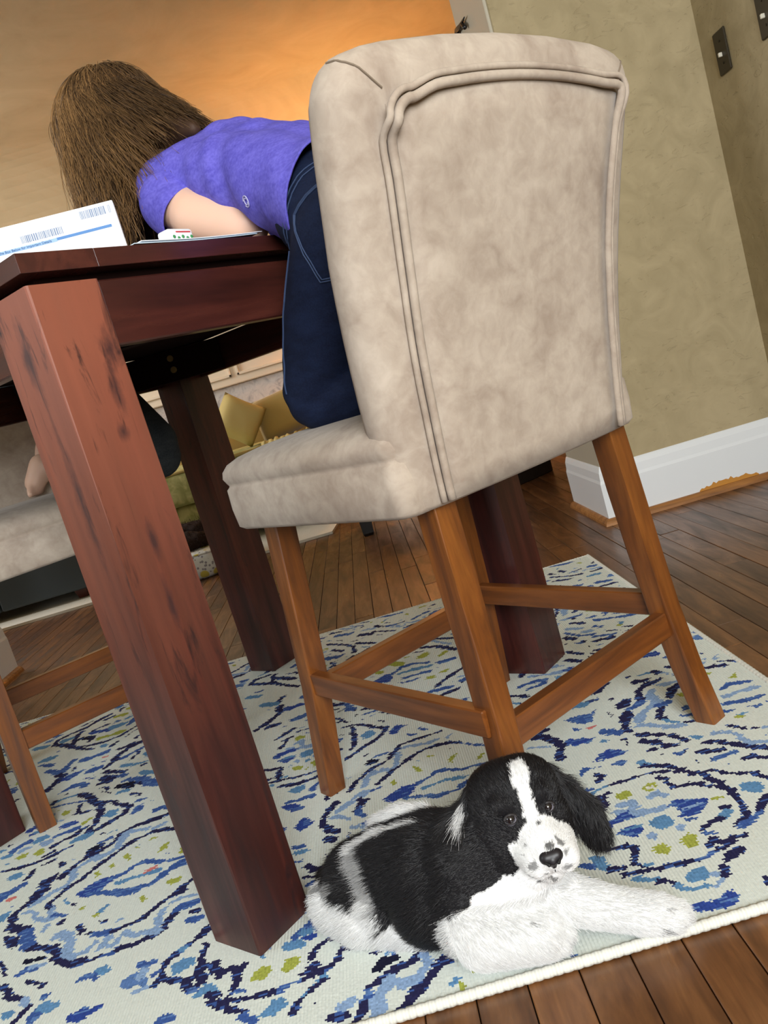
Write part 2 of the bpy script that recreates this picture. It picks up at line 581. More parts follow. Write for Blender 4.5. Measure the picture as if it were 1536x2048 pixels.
# ------------------------------------------------------------------ the patterned rug under the table
RX0, RX1, RY0, RY1, RZ = -1.62, 0.533, 0.803, 2.322, 0.008
RUG = '''=A
n9 -722 1306 -732 1295 -741 1282 -749 1270 -754 1256 -752 1239
n10 -746 1219 -729 1208 -709 1198
b14 -709 1193 -699 1169 -690 1154
n11 -681 1145 -662 1135 -645 1125 -634 1109 -634 1100 -616 1087 -597 1075 -579 1073
k0 -684 1109 -686 1120 -669 1115 -650 1114 -650 1104 -669 1106 -680 1105
b8 -680 1088 -667 1092 -652 1091
l6 -665 1095 -646 1093
n0 -750 1198 -741 1198 -719 1184 -720 1175 -712 1163 -721 1158 -740 1173
l6 -740 1252 -724 1248 -710 1225 -693 1212 -675 1208
n6 -685 1289 -688 1271 -695 1257 -688 1237
l6 -688 1237 -681 1221
b5 -676 1218 -655 1207
n6 -657 1189 -652 1195
l6 -730 1269 -711 1285 -701 1296
l5 -682 1180 -678 1193
n8 -619 1165 -607 1147
n4 -597 1137 -590 1138
b8 -584 1130 -561 1125
n6 -553 1126 -534 1128 -520 1131 -506 1138 -498 1150 -488 1162 -472 1173 -455 1179
l10 -651 1155 -641 1157 -624 1146 -616 1123 -619 1106
l8 -620 1103 -598 1090 -583 1094 -574 1109
l9 -557 1109 -563 1091
l5 -561 1094 -541 1090 -537 1107
n6 -569 1070 -555 1073
b6 -554 1071 -536 1072
n8 -531 1078 -514 1077 -498 1079 -482 1084 -470 1094
l9 -530 1114 -516 1099 -496 1096 -478 1092
n10 -466 1107 -458 1120 -454 1130
b9 -460 1129 -444 1135 -425 1138
n0 -440 1115 -430 1120 -417 1119 -416 1109 -430 1107
b9 -432 1095 -418 1093
l8 -477 1143 -481 1125 -481 1109
l4 -473 1155 -453 1159 -428 1154
g0 -531 1195 -524 1198 -516 1186 -522 1176
g0 -636 1209 -631 1216 -623 1217 -625 1209
g5 -597 1181 -590 1188
t5 -590 1188 -584 1198
b0 -651 1257 -644 1264 -632 1264 -610 1253 -621 1243 -632 1241
b8 -617 1247 -590 1234 -570 1223 -538 1219
l4 -553 1148 -546 1149
b0 -577 1027 -573 1037 -564 1042 -548 1037 -545 1026 -550 1017 -558 1029 -566 1029
t0 -557 1046 -543 1048 -527 1036 -533 1027 -543 1028
m0 -506 989 -506 1002 -498 1010 -487 1011 -475 1005 -465 986 -468 977 -484 987 -489 982
l10 -477 1001 -477 1020
b10 -484 1026 -469 1022
l5 -482 972 -464 975
n9 -397 1062 -408 1049 -418 1037
t7 -422 1034 -435 1028
n9 -438 1024 -448 1017 -449 1000 -450 987
b7 -460 997 -452 999
n11 -452 978 -445 983 -431 972 -412 964 -405 949
b8 -402 943 -393 941
t9 -387 932 -378 940 -365 930
t0 -438 1004 -427 1011 -407 1008 -403 995 -415 988 -425 983 -430 980 -435 992
n9 -396 1029 -395 1008 -395 984 -394 967 -385 954
n12 -383 981 -375 984 -373 969 -362 957
n7 -373 924 -357 922
n10 -365 911 -353 900
n10 -700 1069 -690 1065 -675 1040 -656 1029
l9 -651 1025 -641 1011
n9 -636 1004 -640 993 -645 983
t0 -675 1011 -663 1012 -651 1002 -658 995 -667 993
b12 -622 976 -617 989 -610 997
b0 -626 1021 -613 1025 -611 1015 -617 1009
t12 -610 997 -595 993
d0 -572 966 -557 968 -548 974 -538 966 -523 968 -523 960 -534 955 -539 947 -555 949 -566 955
b10 -430 904 -416 905
b10 -806 1318 -795 1329 -786 1337
r6 -787 1309 -778 1311
t10 -778 1252 -772 1260
=B
n6 -879 1745 -874 1772 -861 1785
b7 -836 1714 -818 1725 -799 1727 -780 1709
n6 -751 1698 -724 1695
k0 -687 1647 -671 1650 -651 1644 -652 1626 -671 1628
t5 -682 1622 -659 1618
n8 -647 1642 -616 1629
b6 -630 1625 -595 1604
t4 -841 1663 -825 1672 -794 1673
n4 -839 1659 -834 1672
b3 -832 1643 -801 1641 -775 1634 -747 1624
n7 -779 1667 -755 1650 -731 1612 -715 1591
n6 -721 1600 -687 1586 -668 1564 -638 1538
n7 -635 1534 -640 1515 -656 1500 -680 1484 -699 1474
n7 -709 1585 -699 1554 -698 1515 -703 1486 -706 1470
t0 -688 1531 -681 1546 -659 1542 -657 1519 -671 1513
n5 -762 1615 -759 1579 -730 1571
g0 -798 1595 -796 1608 -780 1604 -778 1589 -788 1584
g6 -723 1523 -715 1534
b0 -630 1504 -622 1524 -610 1534 -601 1520 -609 1505 -621 1496
b5 -624 1553 -609 1553
b10 -571 1489 -550 1486
d0 -783 1538 -772 1548 -752 1547 -735 1533 -750 1525 -771 1528
b7 -777 1503 -760 1504 -738 1508
n6 -725 1493 -716 1501
n6 -764 1461 -750 1476 -730 1483
t9 -724 1457 -712 1463 -696 1465
t0 -825 1505 -817 1519 -798 1522 -790 1507 -803 1496 -816 1493
l8 -794 1482 -783 1488
b9 -853 1495 -844 1508 -831 1511
l7 -837 1482 -821 1486
g0 -837 1458 -828 1468 -813 1463 -813 1450 -825 1447
g0 -800 1453 -794 1467 -781 1463 -777 1444 -790 1441
n5 -850 1421 -826 1416 -801 1415 -776 1417 -756 1424 -740 1432 -724 1440
n4 -763 1397 -745 1406
n5 -780 1366 -773 1389
n4 -770 1431 -757 1441
t6 -874 1477 -858 1474
t0 -824 1381 -818 1396 -800 1398 -789 1384 -799 1376 -815 1375
b7 -812 1332 -795 1340 -777 1346
k0 -683 1393 -679 1410 -665 1416 -653 1415 -650 1399 -665 1393
b5 -663 1420 -643 1427
n7 -675 1383 -656 1389 -637 1398 -630 1417 -623 1430 -607 1444 -580 1447 -559 1451 -538 1455
l8 -651 1363 -629 1370 -617 1382 -620 1412 -609 1430 -576 1420
n6 -694 1346 -686 1368 -669 1379
n0 -745 1321 -743 1344 -728 1345 -713 1355 -715 1331 -728 1318
n7 -707 1331 -699 1344
n9 -740 1279 -734 1307 -722 1316
l7 -679 1315 -684 1345 -675 1358 -655 1368
l6 -731 1267 -712 1289 -683 1299
n6 -657 1311 -644 1334 -624 1352 -607 1375 -585 1391 -558 1401 -533 1397 -513 1388
n5 -677 1294 -664 1302 -656 1306
n5 -697 1247 -690 1274 -681 1286
g0 -598 1341 -592 1348 -582 1342 -580 1319
g0 -532 1316 -528 1338 -512 1348 -517 1326
g4 -556 1376 -547 1374
g0 -640 1315 -634 1318 -626 1304 -631 1296
g8 -483 1214 -472 1217
g5 -485 1309 -480 1298
d0 -652 1261 -639 1278 -620 1287 -597 1286 -592 1275 -602 1260 -608 1247 -633 1242
b6 -593 1280 -576 1287 -566 1299 -547 1302 -519 1288
b5 -518 1286 -495 1280 -473 1282
b0 -494 1263 -483 1272 -469 1275 -462 1251 -479 1249 -500 1246
t6 -580 1259 -559 1261 -537 1260 -510 1261
r5 -536 1268 -525 1272
b8 -623 1249 -591 1237 -565 1223 -542 1226 -521 1225 -500 1246
n7 -466 1178 -455 1191 -446 1202
l4 -565 1412 -539 1422
=C
b5 -1066 2136 -1022 2129 -990 2139 -968 2157
n6 -953 2160 -932 2169
b5 -948 2205 -911 2219 -875 2239
n5 -975 2044 -970 2071 -942 2092 -907 2104 -879 2141 -856 2159
n6 -974 2041 -929 2009 -901 1982
t8 -950 2049 -925 2054
n6 -908 2008 -917 2053 -914 2077
k7 -902 2029 -862 2011
n4 -866 1988 -857 2008
n4 -887 1973 -845 1957 -807 1953 -774 1963 -740 2005
n5 -880 1964 -836 1927
t0 -821 1925 -810 1938 -798 1934 -795 1912
n5 -780 1910 -774 1926
d8 -869 2050 -823 2032
n4 -875 2064 -845 2079
t9 -818 2042 -790 2049
g7 -834 1991 -810 1988
g7 -800 1990 -777 1990
g7 -834 2123 -809 2120
n4 -862 2124 -837 2135
b7 -772 2032 -760 2060
t7 -1026 2052 -991 2047
t8 -969 1946 -937 1949
b5 -962 1919 -925 1895
b7 -925 1865 -878 1822 -869 1886
n7 -883 1818 -866 1807 -877 1773 -882 1749
b8 -839 1871 -814 1870 -785 1878
b8 -801 1785 -773 1792
d9 -851 1784 -826 1801
n7 -757 1782 -747 1808 -742 1838 -725 1866 -697 1878
n6 -749 1873 -719 1881
b5 -726 1806 -707 1823 -684 1838
n4 -698 1787 -689 1819
t5 -714 1762 -681 1748 -660 1746
n5 -660 1731 -653 1734
n7 -747 1755 -704 1725
b8 -706 1709 -694 1702
n8 -749 1722 -719 1711
n5 -751 1697 -726 1702
k8 -687 1652 -655 1649
b8 -684 1676 -638 1654 -596 1610
t7 -650 1691 -616 1670
=D
n11 -379 979 -362 961 -350 959 -339 959 -338 937 -340 920
b5 -340 918 -324 913
g0 -319 929 -316 942 -303 949 -293 942 -294 927 -307 923
g0 -279 931 -277 947 -264 950 -256 946 -258 929 -269 923
t12 -278 972 -261 971
n8 -240 938 -236 954 -225 962 -216 962
b10 -266 989 -252 997 -238 994
n5 -251 977 -242 976
b8 -262 994 -248 1009
n8 -204 932 -197 940 -186 935
n8 -363 908 -345 905 -322 899 -302 896 -280 897
b6 -280 897 -265 902 -248 902
n9 -248 903 -230 908 -215 914 -206 922
n7 -252 913 -235 924
t6 -251 876 -226 897
n7 -246 879 -226 891
n8 -260 854 -255 869
t0 -305 863 -295 873 -288 884 -277 883 -267 868 -275 863 -285 856
n7 -361 910 -342 889 -324 879
b9 -323 873 -306 856
n7 -370 926 -358 922
k0 -167 877 -163 893 -153 901 -134 899 -132 888 -148 883 -161 877
t7 -144 906 -124 907
n10 -170 855 -155 866 -135 875 -116 879 -110 892 -114 904
b9 -177 836 -170 849
n8 -189 812 -181 827 -175 835
l11 -103 883 -101 867 -112 851 -131 845
l14 -145 856 -154 846 -161 829 -163 810
n10 -66 869 -81 865 -93 852 -105 837 -120 827 -133 811 -142 806
g0 -73 827 -65 818 -62 807 -70 810
t6 -79 825 -71 829
n0 -224 825 -220 834 -208 836 -197 836 -195 824 -203 815 -222 822
l10 -206 839 -193 842
n5 -161 913 -154 914
=E
d0 200 1195 216 1195 215 1211 228 1214 235 1205 256 1200 249 1191 233 1193 213 1191
n4 283 1180 293 1180
n7 348 1137 366 1128 379 1123
b6 353 1107 370 1108 389 1111
t6 261 1157 268 1145 280 1133
n6 264 1143 280 1135 295 1124 305 1106 314 1088 329 1084 343 1082 352 1066 368 1054 383 1047 392 1030 394 1022
n4 198 1120 217 1120 234 1120 252 1121 270 1119 283 1113 298 1104
t4 167 1108 184 1117 198 1120
n6 194 1156 200 1150 190 1137
b7 164 1121 178 1124
n8 327 1080 332 1058 336 1039 338 1022 339 1004 337 986 334 968 327 956 317 949
n9 375 986 363 980 352 970 346 964
b8 349 960 335 952 317 943
t0 351 1025 362 1031 376 1026 383 1016 372 998 361 1003 353 1013
n7 268 1103 277 1093 276 1077 281 1067 292 1066 312 1059
n5 313 1051 322 1044
g0 241 1090 250 1095 260 1092 264 1083 251 1074 243 1078
w5 250 1084 254 1084
g0 201 1090 212 1095 223 1088 225 1081 210 1072 203 1078
l7 242 1061 254 1066 259 1056
l9 203 1062 217 1065 216 1048
l9 190 1047 198 1044
n7 175 1094 182 1095 183 1074 172 1062
n5 178 1098 195 1101
d11 167 1020 173 1028 189 1033 207 1033
l11 215 1035 229 1030 248 1028
d0 171 1001 181 1008 196 1011 211 998 194 982 184 991
t5 185 1006 206 1005
t0 218 1007 228 1013 243 1012 250 995 245 986 230 983 219 994
l0 243 980 253 985 258 976 247 966
l0 204 980 215 985 220 975 211 966
d0 254 1028 268 1039 286 1031 307 1018 295 1003 280 992 255 998 264 1007 263 1018
l3 266 1013 297 1015
b5 264 988 277 985
g6 314 1015 324 1014
n7 313 993 323 990
t8 303 972 318 980
n8 274 961 287 969 299 971
b6 274 952 283 946
g0 240 952 251 960 263 953 256 931 244 933
g0 204 954 219 956 226 945 219 934 205 939
n7 270 925 278 935 283 929
n7 145 978 160 972 176 971
n8 177 969 181 960 179 946 174 935 182 926
t4 184 926 195 923
b7 112 958 122 953 128 950
t9 130 966 138 956 140 941
n7 145 936 161 931
n7 157 919 169 917 182 915 195 911 209 910 224 909 243 907
b6 243 907 256 907 271 913
n5 272 916 283 915
n11 312 926 299 926 289 921
n9 294 904 281 897 272 891
n10 265 881 260 869
l4 257 863 242 853
t7 166 905 177 899 188 892
n7 187 890 199 884 203 876
t7 204 874 208 865 221 858 234 859
t0 214 876 222 889 235 894 246 887 245 876 236 868 218 872
l5 245 876 251 873
d0 198 834 210 838 225 833 240 833 247 841 256 842 256 832 256 828 242 816 226 817 206 822
n8 295 844 296 834
=F
n4 -201 1611 -181 1609 -164 1597 -142 1573 -119 1551
n5 -114 1550 -123 1523 -140 1510 -159 1494 -178 1478 -195 1464
n5 -184 1599 -179 1562 -179 1524 -187 1497
t0 -167 1545 -157 1558 -145 1558 -134 1539 -144 1524 -158 1528
d0 -111 1512 -103 1537 -93 1547 -72 1532 -85 1524 -98 1508
b4 -52 1501 -39 1486
n4 -92 1454 -73 1457 -53 1459 -28 1460 -14 1461
n5 -190 1336 -179 1364 -162 1384 -144 1396 -126 1403 -114 1420 -102 1436 -92 1454
k0 -165 1410 -158 1429 -147 1431 -134 1420 -143 1410
b4 -145 1437 -122 1437
l6 -132 1377 -115 1369 -105 1385 -101 1421
l5 -91 1439 -75 1438 -55 1430
l5 -45 1428 -22 1433
l8 -163 1341 -160 1365 -149 1376
n5 -142 1331 -129 1342 -115 1360 -97 1376 -79 1392 -56 1406 -33 1410 -9 1407 17 1394
b4 17 1391 33 1369 62 1352
g0 -79 1358 -67 1348 -60 1330 -69 1329
g0 -14 1341 -5 1356 5 1356 -3 1343 -11 1326
g0 31 1312 40 1331 48 1331 41 1315
g0 -121 1325 -115 1329 -108 1312 -114 1310
d0 -136 1271 -120 1285 -98 1296 -72 1293 -80 1279 -85 1262 -101 1260 -117 1254
b5 -72 1293 -53 1300 -40 1313 -19 1309 1 1296
b5 3 1295 24 1295 51 1287
t5 -66 1271 -48 1274 -28 1276 5 1268
b6 -97 1258 -67 1244 -52 1235 -29 1233 -9 1237
b6 -8 1244 16 1250 38 1261
l5 -212 1280 -196 1292 -180 1310 -165 1318
n6 -178 1270 -174 1287 -164 1289
b7 -174 1268 -171 1243
n7 -235 1257 -231 1280 -219 1305
l4 -220 1260 -204 1258 -194 1245
b4 -159 1312 -138 1316
l4 -7 1423 1 1435
=G
b8 -221 2262 -185 2241
n7 -158 2201 -127 2186
n4 -118 2199 -63 2152
b4 -6 2207 42 2236
n5 -248 2207 -203 2159 -177 2121 -173 2072
b9 -245 2086 -215 2072
n4 -233 2140 -207 2109
n4 -168 2140 -117 2097
n5 -187 1844 -156 1861 -124 1899 -88 1924 -51 1950 -14 1960 31 1931 74 1873
d0 -135 1813 -104 1844 -82 1831 -92 1788 -113 1796
b5 -85 1834 -61 1857 -34 1861 1 1836
b0 19 1826 71 1824 65 1808 24 1805
t6 -64 1821 -30 1820 6 1815
b5 -59 1786 -4 1782
n5 3 1683 35 1715 71 1744
l4 3 2014 35 1970 68 1915
n4 14 2003 77 1956
g8 -78 1898 -60 1883
g7 -9 1889 4 1901
g6 34 1863 47 1874
g6 -121 1875 -109 1864
g7 -10 1746 2 1737
b6 -51 1662 -17 1662 34 1658
b6 32 1565 52 1570
n5 -14 1620 48 1638
n5 -452 2057 -444 2085 -407 2089
n5 -449 2055 -392 2020 -317 1938
n5 -393 2078 -391 2030 -364 1987
n6 -382 2046 -333 2006
n6 -359 1869 -353 1894
n7 -402 1737 -375 1762 -353 1799 -356 1838
d9 -332 1811 -306 1810
b7 -319 1730 -288 1742
t6 -443 1963 -413 1951
t8 -398 1879 -366 1865
n6 -380 1730 -352 1736
n5 -348 1652 -316 1682
r3 -106 1765 -98 1769 -91 1758 -98 1749 -105 1759
=H
b6 161 1554 187 1558 211 1553
b6 178 1532 207 1537
n6 137 1522 160 1500
n6 286 1437 309 1455
n7 255 1401 269 1403
t9 220 1403 248 1398
n5 267 1430 288 1431
b0 197 1360 225 1363 245 1356 258 1367 239 1326 223 1326
n0 290 1359 311 1375 324 1365 313 1342 290 1339
n7 352 1425 371 1423
n7 336 1356 341 1385 363 1402 389 1408
b8 308 1329 332 1343
n9 301 1319 284 1294 280 1275 283 1259
l10 358 1372 356 1349 357 1328
n9 378 1332 394 1356 411 1368
l7 386 1384 413 1380
g6 394 1329 405 1320
l8 303 1281 325 1309 347 1324
b7 351 1313 374 1315
n8 349 1299 338 1277 345 1265
t5 344 1262 353 1241
n4 362 1235 379 1227
l6 298 1267 318 1257 331 1237 361 1226
b8 386 1279 396 1279
n8 290 1237 316 1220 332 1203 344 1178
n8 287 1213 307 1197
n7 309 1182 324 1176
n6 284 1181 294 1180
t6 355 1184 362 1175
b9 245 1279 265 1265
d11 188 1277 215 1268
d0 199 1196 216 1213 233 1221 244 1213 256 1196 236 1197 222 1197
n9 128 1331 151 1322 167 1290 169 1263 159 1237
l4 124 1299 153 1283
n8 143 1342 166 1345
n7 360 1158 381 1150 396 1131 411 1112 431 1096
l6 385 1176 406 1168 415 1148 416 1123 439 1111
n8 351 1137 380 1124
b6 356 1107 386 1111
n5 414 1185 429 1164
n4 437 1158 443 1155
l4 452 1151 461 1149
b6 455 1304 478 1314 505 1305
l7 454 1277 480 1280 505 1277
b7 440 1253 464 1247 501 1245
t5 441 1206 451 1209
g5 436 1203 443 1200
=I
b6 477 2052 507 2039
b6 416 2079 437 2070
n4 427 1999 472 2012 512 2009
n4 457 1943 487 1957 512 1950
n6 386 2068 401 2081
t5 472 2123 499 2122
n4 393 2213 441 2169 467 2162
b5 501 2207 516 2204
n4 427 2249 437 2227
n5 339 1817 363 1793
b5 378 1756 386 1742
l5 324 1787 349 1768
l6 350 1740 363 1738
n7 305 1741 318 1719
b4 312 1766 333 1725 358 1712
n7 352 1672 387 1664
b4 356 1697 395 1680
n5 288 1658 310 1625
n7 276 1614 291 1592
d9 407 1525 429 1522
=K
d0 -284 1267 -276 1289 -265 1287 -250 1263 -263 1254 -274 1249
t0 -307 1401 -295 1411 -276 1409 -270 1394 -286 1382
n8 -216 1307 -227 1291 -233 1274 -235 1250 -223 1224 -212 1218
l6 -211 1278 -193 1289 -175 1301 -161 1315
n7 -175 1296 -166 1287 -178 1263
b7 -175 1271 -171 1243
l5 -220 1262 -209 1264 -195 1244
n8 -231 1203 -218 1195
b6 -282 1206 -267 1202
t6 -275 1187 -262 1188
n7 -256 1143 -247 1129 -233 1125
n5 -261 1116 -233 1107
b6 -256 1094 -244 1098
d0 -315 1350 -296 1353 -277 1337 -271 1321 -294 1321
b6 -302 1360 -280 1357 -259 1359
n6 -321 1429 -296 1422 -271 1422 -247 1425
b6 -260 1381 -251 1399
t0 -267 994 -255 999 -238 994 -243 983 -257 984
d10 -252 979 -243 978
n9 -204 934 -198 943 -186 936'''
CC = dict(n=srgb(38, 38, 76), k=srgb(22, 24, 48), b=srgb(62, 92, 158), d=srgb(48, 72, 150), m=srgb(92, 126, 182), l=srgb(140, 168, 206),
          t=srgb(96, 142, 186), g=srgb(164, 172, 78), r=srgb(206, 120, 116), w=srgb(216, 218, 210))
CELL = 0.0028
nx = int((RX1 - RX0) / CELL); ny = int((RY1 - RY0) / CELL)
rng = np.random.default_rng(5)
img = np.empty((ny, nx, 3), np.float32)
img[:] = np.array(srgb(217, 224, 217)[:3], np.float32)
img *= (1 + rng.normal(0, 0.025, (ny, nx, 1))).astype(np.float32)
gx = RX0 + (np.arange(nx) + 0.5) * CELL
gy = RY0 + (np.arange(ny) + 0.5) * CELL
GX, GY = np.meshgrid(gx, gy)
# ikat feathering: every row of the weave slips sideways a little
slip = rng.normal(0, 0.0018, ny); slip = slip + 0.4 * np.roll(slip, 1)
GXs = GX + slip[:, None]
GYs = GY + rng.normal(0, 0.0008, (ny, nx))


def paint(mask, sl, c, var=0.16):
    col = np.array(CC[c][:3], np.float32)
    if c in 'nkbd':
        # runs of lighter blue inside the dark strokes, row by row
        h, w = mask.shape
        alt = np.array(CC['b' if c in 'nk' else 'm'][:3], np.float32)
        f = rng.random((h, max(1, w // 4 + 1))).repeat(4, 1)[:, :w]
        thr = 0.16 if c == 'n' else (0.10 if c == 'k' else 0.22)
        colr = np.where((f < thr)[..., None], alt, col)
    else:
        colr = np.broadcast_to(col, mask.shape + (3,))
    colr = colr * (1 + rng.normal(0, var, mask.shape + (1,)) * 0.6)
    img[sl][mask] = colr[mask]


base_img = img.copy()
GROUPS = {}
for ln in RUG.split('\n'):
    if ln[0] == '=':
        cur = GROUPS.setdefault(ln[1:], []); continue
    h, *v = ln.split()
    cur.append((h[0], float(h[1:]) / 1000.0 * 1.45, np.array(v, float).reshape(-1, 2) / 1000.0))


def stroke(c, wd, p, grow=0.0):
    """one brush stroke or blob of the print; grow>0 clears the ground around it instead"""
    wd = wd * max(0.95, min(1.9, p[:, 1].mean())) ** 1.1 if wd else 0
    pad = 0.02 + grow
    ix0 = max(0, int((p[:, 0].min() - pad - RX0) / CELL)); ix1 = min(nx, int((p[:, 0].max() + pad - RX0) / CELL) + 1)
    iy0 = max(0, int((p[:, 1].min() - pad - RY0) / CELL)); iy1 = min(ny, int((p[:, 1].max() + pad - RY0) / CELL) + 1)
    if ix1 <= ix0 or iy1 <= iy0:
        return
    sl = (slice(iy0, iy1), slice(ix0, ix1))
    X = GXs[sl]; Y = GYs[sl]
    mask = np.zeros(X.shape, bool)
    q = np.vstack([p, p[:1]]) if wd == 0 else p
    if wd == 0:
        for (xi, yi), (xj, yj) in zip(q[1:], q[:-1]):
            if yi != yj:
                mask ^= ((yi > Y) != (yj > Y)) & (X < (xj - xi) * (Y - yi) / (yj - yi) + xi)
    if wd or grow:
        d = np.full(X.shape, 9.0)
        for a, b in zip(q, q[1:]):
            ab = b - a; L = max(float(ab @ ab), 1e-9)
            t = np.clip(((X - a[0]) * ab[0] + (Y - a[1]) * ab[1]) / L, 0, 1)
            d = np.minimum(d, np.hypot(X - a[0] - t * ab[0], Y - a[1] - t * ab[1]))
        wv = wd * 0.5 * (0.95 + 0.25 * np.sin(X * 97 + Y * 61) + 0.18 * np.sin(X * 240 - Y * 190))
        mask |= d < (np.maximum(wv, 0.0018 if wd else 0.0) + grow)
    if grow:
        img[sl][mask] = base_img[sl][mask]
    else:
        paint(mask, sl, c)


# the print repeats on a rectangular lattice: lay the repeats first, then the motifs traced where they show
PXL, PYL = 0.508, 0.540
for gname in 'FBHADE':
    for i in range(-4, 3):
        for j in range(-2, 3):
            if i == 0 and j == 0:
                continue
            mv = np.array([i * PXL, j * PYL])
            for c, wd, p in GROUPS[gname]:
                stroke(c, wd, p + mv, 0.010)
            for c, wd, p in GROUPS[gname]:
                stroke(c, wd / max(0.95, min(1.9, (p + mv)[:, 1].mean())) ** 1.1 * max(0.95, min(1.9, p[:, 1].mean())) ** 1.1 if wd else 0, p + mv)
for g in (0.016, 0.0):
    for gname, lst in GROUPS.items():
        for c, wd, p in lst:
            stroke(c, wd, p, g)

vx, vy = np.meshgrid(RX0 + np.linspace(0, 1, nx + 1) * (RX1 - RX0), RY0 + np.linspace(0, 1, ny + 1) * (RY1 - RY0))
vz = np.full_like(vx, RZ)
V = np.stack([vx, vy, vz], -1).reshape(-1, 3).astype(np.float32)
idx = np.arange((nx + 1) * (ny + 1)).reshape(ny + 1, nx + 1)
F = np.stack([idx[:-1, :-1], idx[:-1, 1:], idx[1:, 1:], idx[1:, :-1]], -1).reshape(-1, 4)
me = bpy.data.meshes.new('woven_face')
me.vertices.add(len(V)); me.vertices.foreach_set('co', V.ravel())
me.loops.add(F.size); me.loops.foreach_set('vertex_index', F.ravel().astype(np.int32))
me.polygons.add(len(F)); me.polygons.foreach_set('loop_start', np.arange(0, F.size, 4, dtype=np.int32))
me.update(calc_edges=True)
at = me.attributes.new('weave', 'FLOAT_COLOR', 'FACE')
at.data.foreach_set('color', np.concatenate([np.clip(img.reshape(-1, 3), 0, 1), np.ones((nx * ny, 1), np.float32)], 1).ravel())

mat_rug = newmat('flat woven rug', srgb(210, 212, 202), 0.95, 0.15)
_a = nd(mat_rug, 'ShaderNodeAttribute', attribute_name='weave')
lk(mat_rug, _a.outputs['Color'], bsdf(mat_rug).inputs['Base Color'])
_wv = nd(mat_rug, 'ShaderNodeTexWave', wave_type='BANDS', bands_direction='X'); _wv.inputs['Scale'].default_value = 75
lk(mat_rug, coords(mat_rug), _wv.inputs['Vector'])
_nz = noise_tex(mat_rug, 260, 2, coords(mat_rug))
_ad = nd(mat_rug, 'ShaderNodeMath', operation='ADD'); lk(mat_rug, _wv.outputs['Fac'], _ad.inputs[0]); lk(mat_rug, _nz.outputs['Fac'], _ad.inputs[1])
bump(mat_rug, _ad.outputs[0], 0.55, 0.0012)
mat_bind = newmat('cream rug binding', srgb(222, 222, 212), 0.95, 0.15)
_wv = nd(mat_bind, 'ShaderNodeTexWave', wave_type='BANDS', bands_direction='X'); _wv.inputs['Scale'].default_value = 42
lk(mat_bind, coords(mat_bind), _wv.inputs['Vector'])
bump(mat_bind, _wv.outputs['Fac'], 0.8, 0.002)

rug = thing('area_rug', 'cream flat-woven rug with navy and blue ikat medallions, under the dining table', 'rug', (0, 0, 0))
link('woven_face', me, mat_rug, rug)
bm = bmesh.new(); box(bm, RX0, RX1, RY0, RY1, 0.0008, RZ - 0.0008)
fin('rug_backing', bm, mat_bind, rug)


def binding(a, b, r, per=0.011):
    bm = bmesh.new()
    a = Vector(a); b = Vector(b); n = int((b - a).length / per) * 3
    pts = [a + (b - a) * i / n for i in range(n + 1)]
    tube(bm, pts, [r * (0.9 + 0.12 * abs(sin(pi * i / 3.0))) for i in range(n + 1)], 8)
    return fin('binding', bm, mat_bind, rug, smooth=True)


binding((RX0, RY0, 0.0064), (RX1, RY0, 0.0064), 0.0064)
binding((RX1, RY0, 0.0060), (RX1, RY1, 0.0060), 0.0060)
binding((RX0, RY1, 0.0050), (RX1, RY1, 0.0050), 0.0048)

# ------------------------------------------------------------------ dining table
# table frame: origin at the outer corner nearest the viewer, u along the right-hand edge, w along the left-hand edge
TN = Vector((-0.309, 0.967, 0.0)); TA = radians(49.1)
TU = Vector((cos(TA), sin(TA), 0)); TW = Vector((-sin(TA), cos(TA), 0))
TS = 0.905


def knots_near(m, c):
    """worn dark streak of knots: a mark in the wood itself"""
    t = nd(m, 'ShaderNodeTexCoord')
    n = noise_tex(m, 1.0, 5, coords(m, (40, 40, 7)), 0.65, 1.0)
    r = ramp(m, n.outputs['Fac'], [(0.56, (0, 0, 0, 1)), (0.70, (1, 1, 1, 1))])
    return mix(m, r.outputs['Color'], c, srgb(44, 26, 26))


mat_table = wood('mahogany stained wood', srgb(40, 18, 17), srgb(66, 30, 26), srgb(90, 44, 36), 0.34, (24, 24, 2.0), 0.12, True, knots_near)
mat_table_u = wood('mahogany stained boards', srgb(46, 21, 18), srgb(70, 33, 27), srgb(90, 46, 36), 0.28, (2.0, 24, 24), 0.3)
mat_table_w = wood('mahogany stained cross boards', srgb(46, 21, 18), srgb(70, 33, 27), srgb(90, 46, 36), 0.28, (24, 2.0, 24), 0.3)
mat_shade = newmat('underside with painted shade', srgb(30, 15, 12), 0.9, 0.1)  # near-black base colour carries the shade under the tabletop
mat_bolt = newmat('dull brass bolt', srgb(140, 122, 76), 0.4); bsdf(mat_bolt).inputs['Metallic'].default_value = 0.8

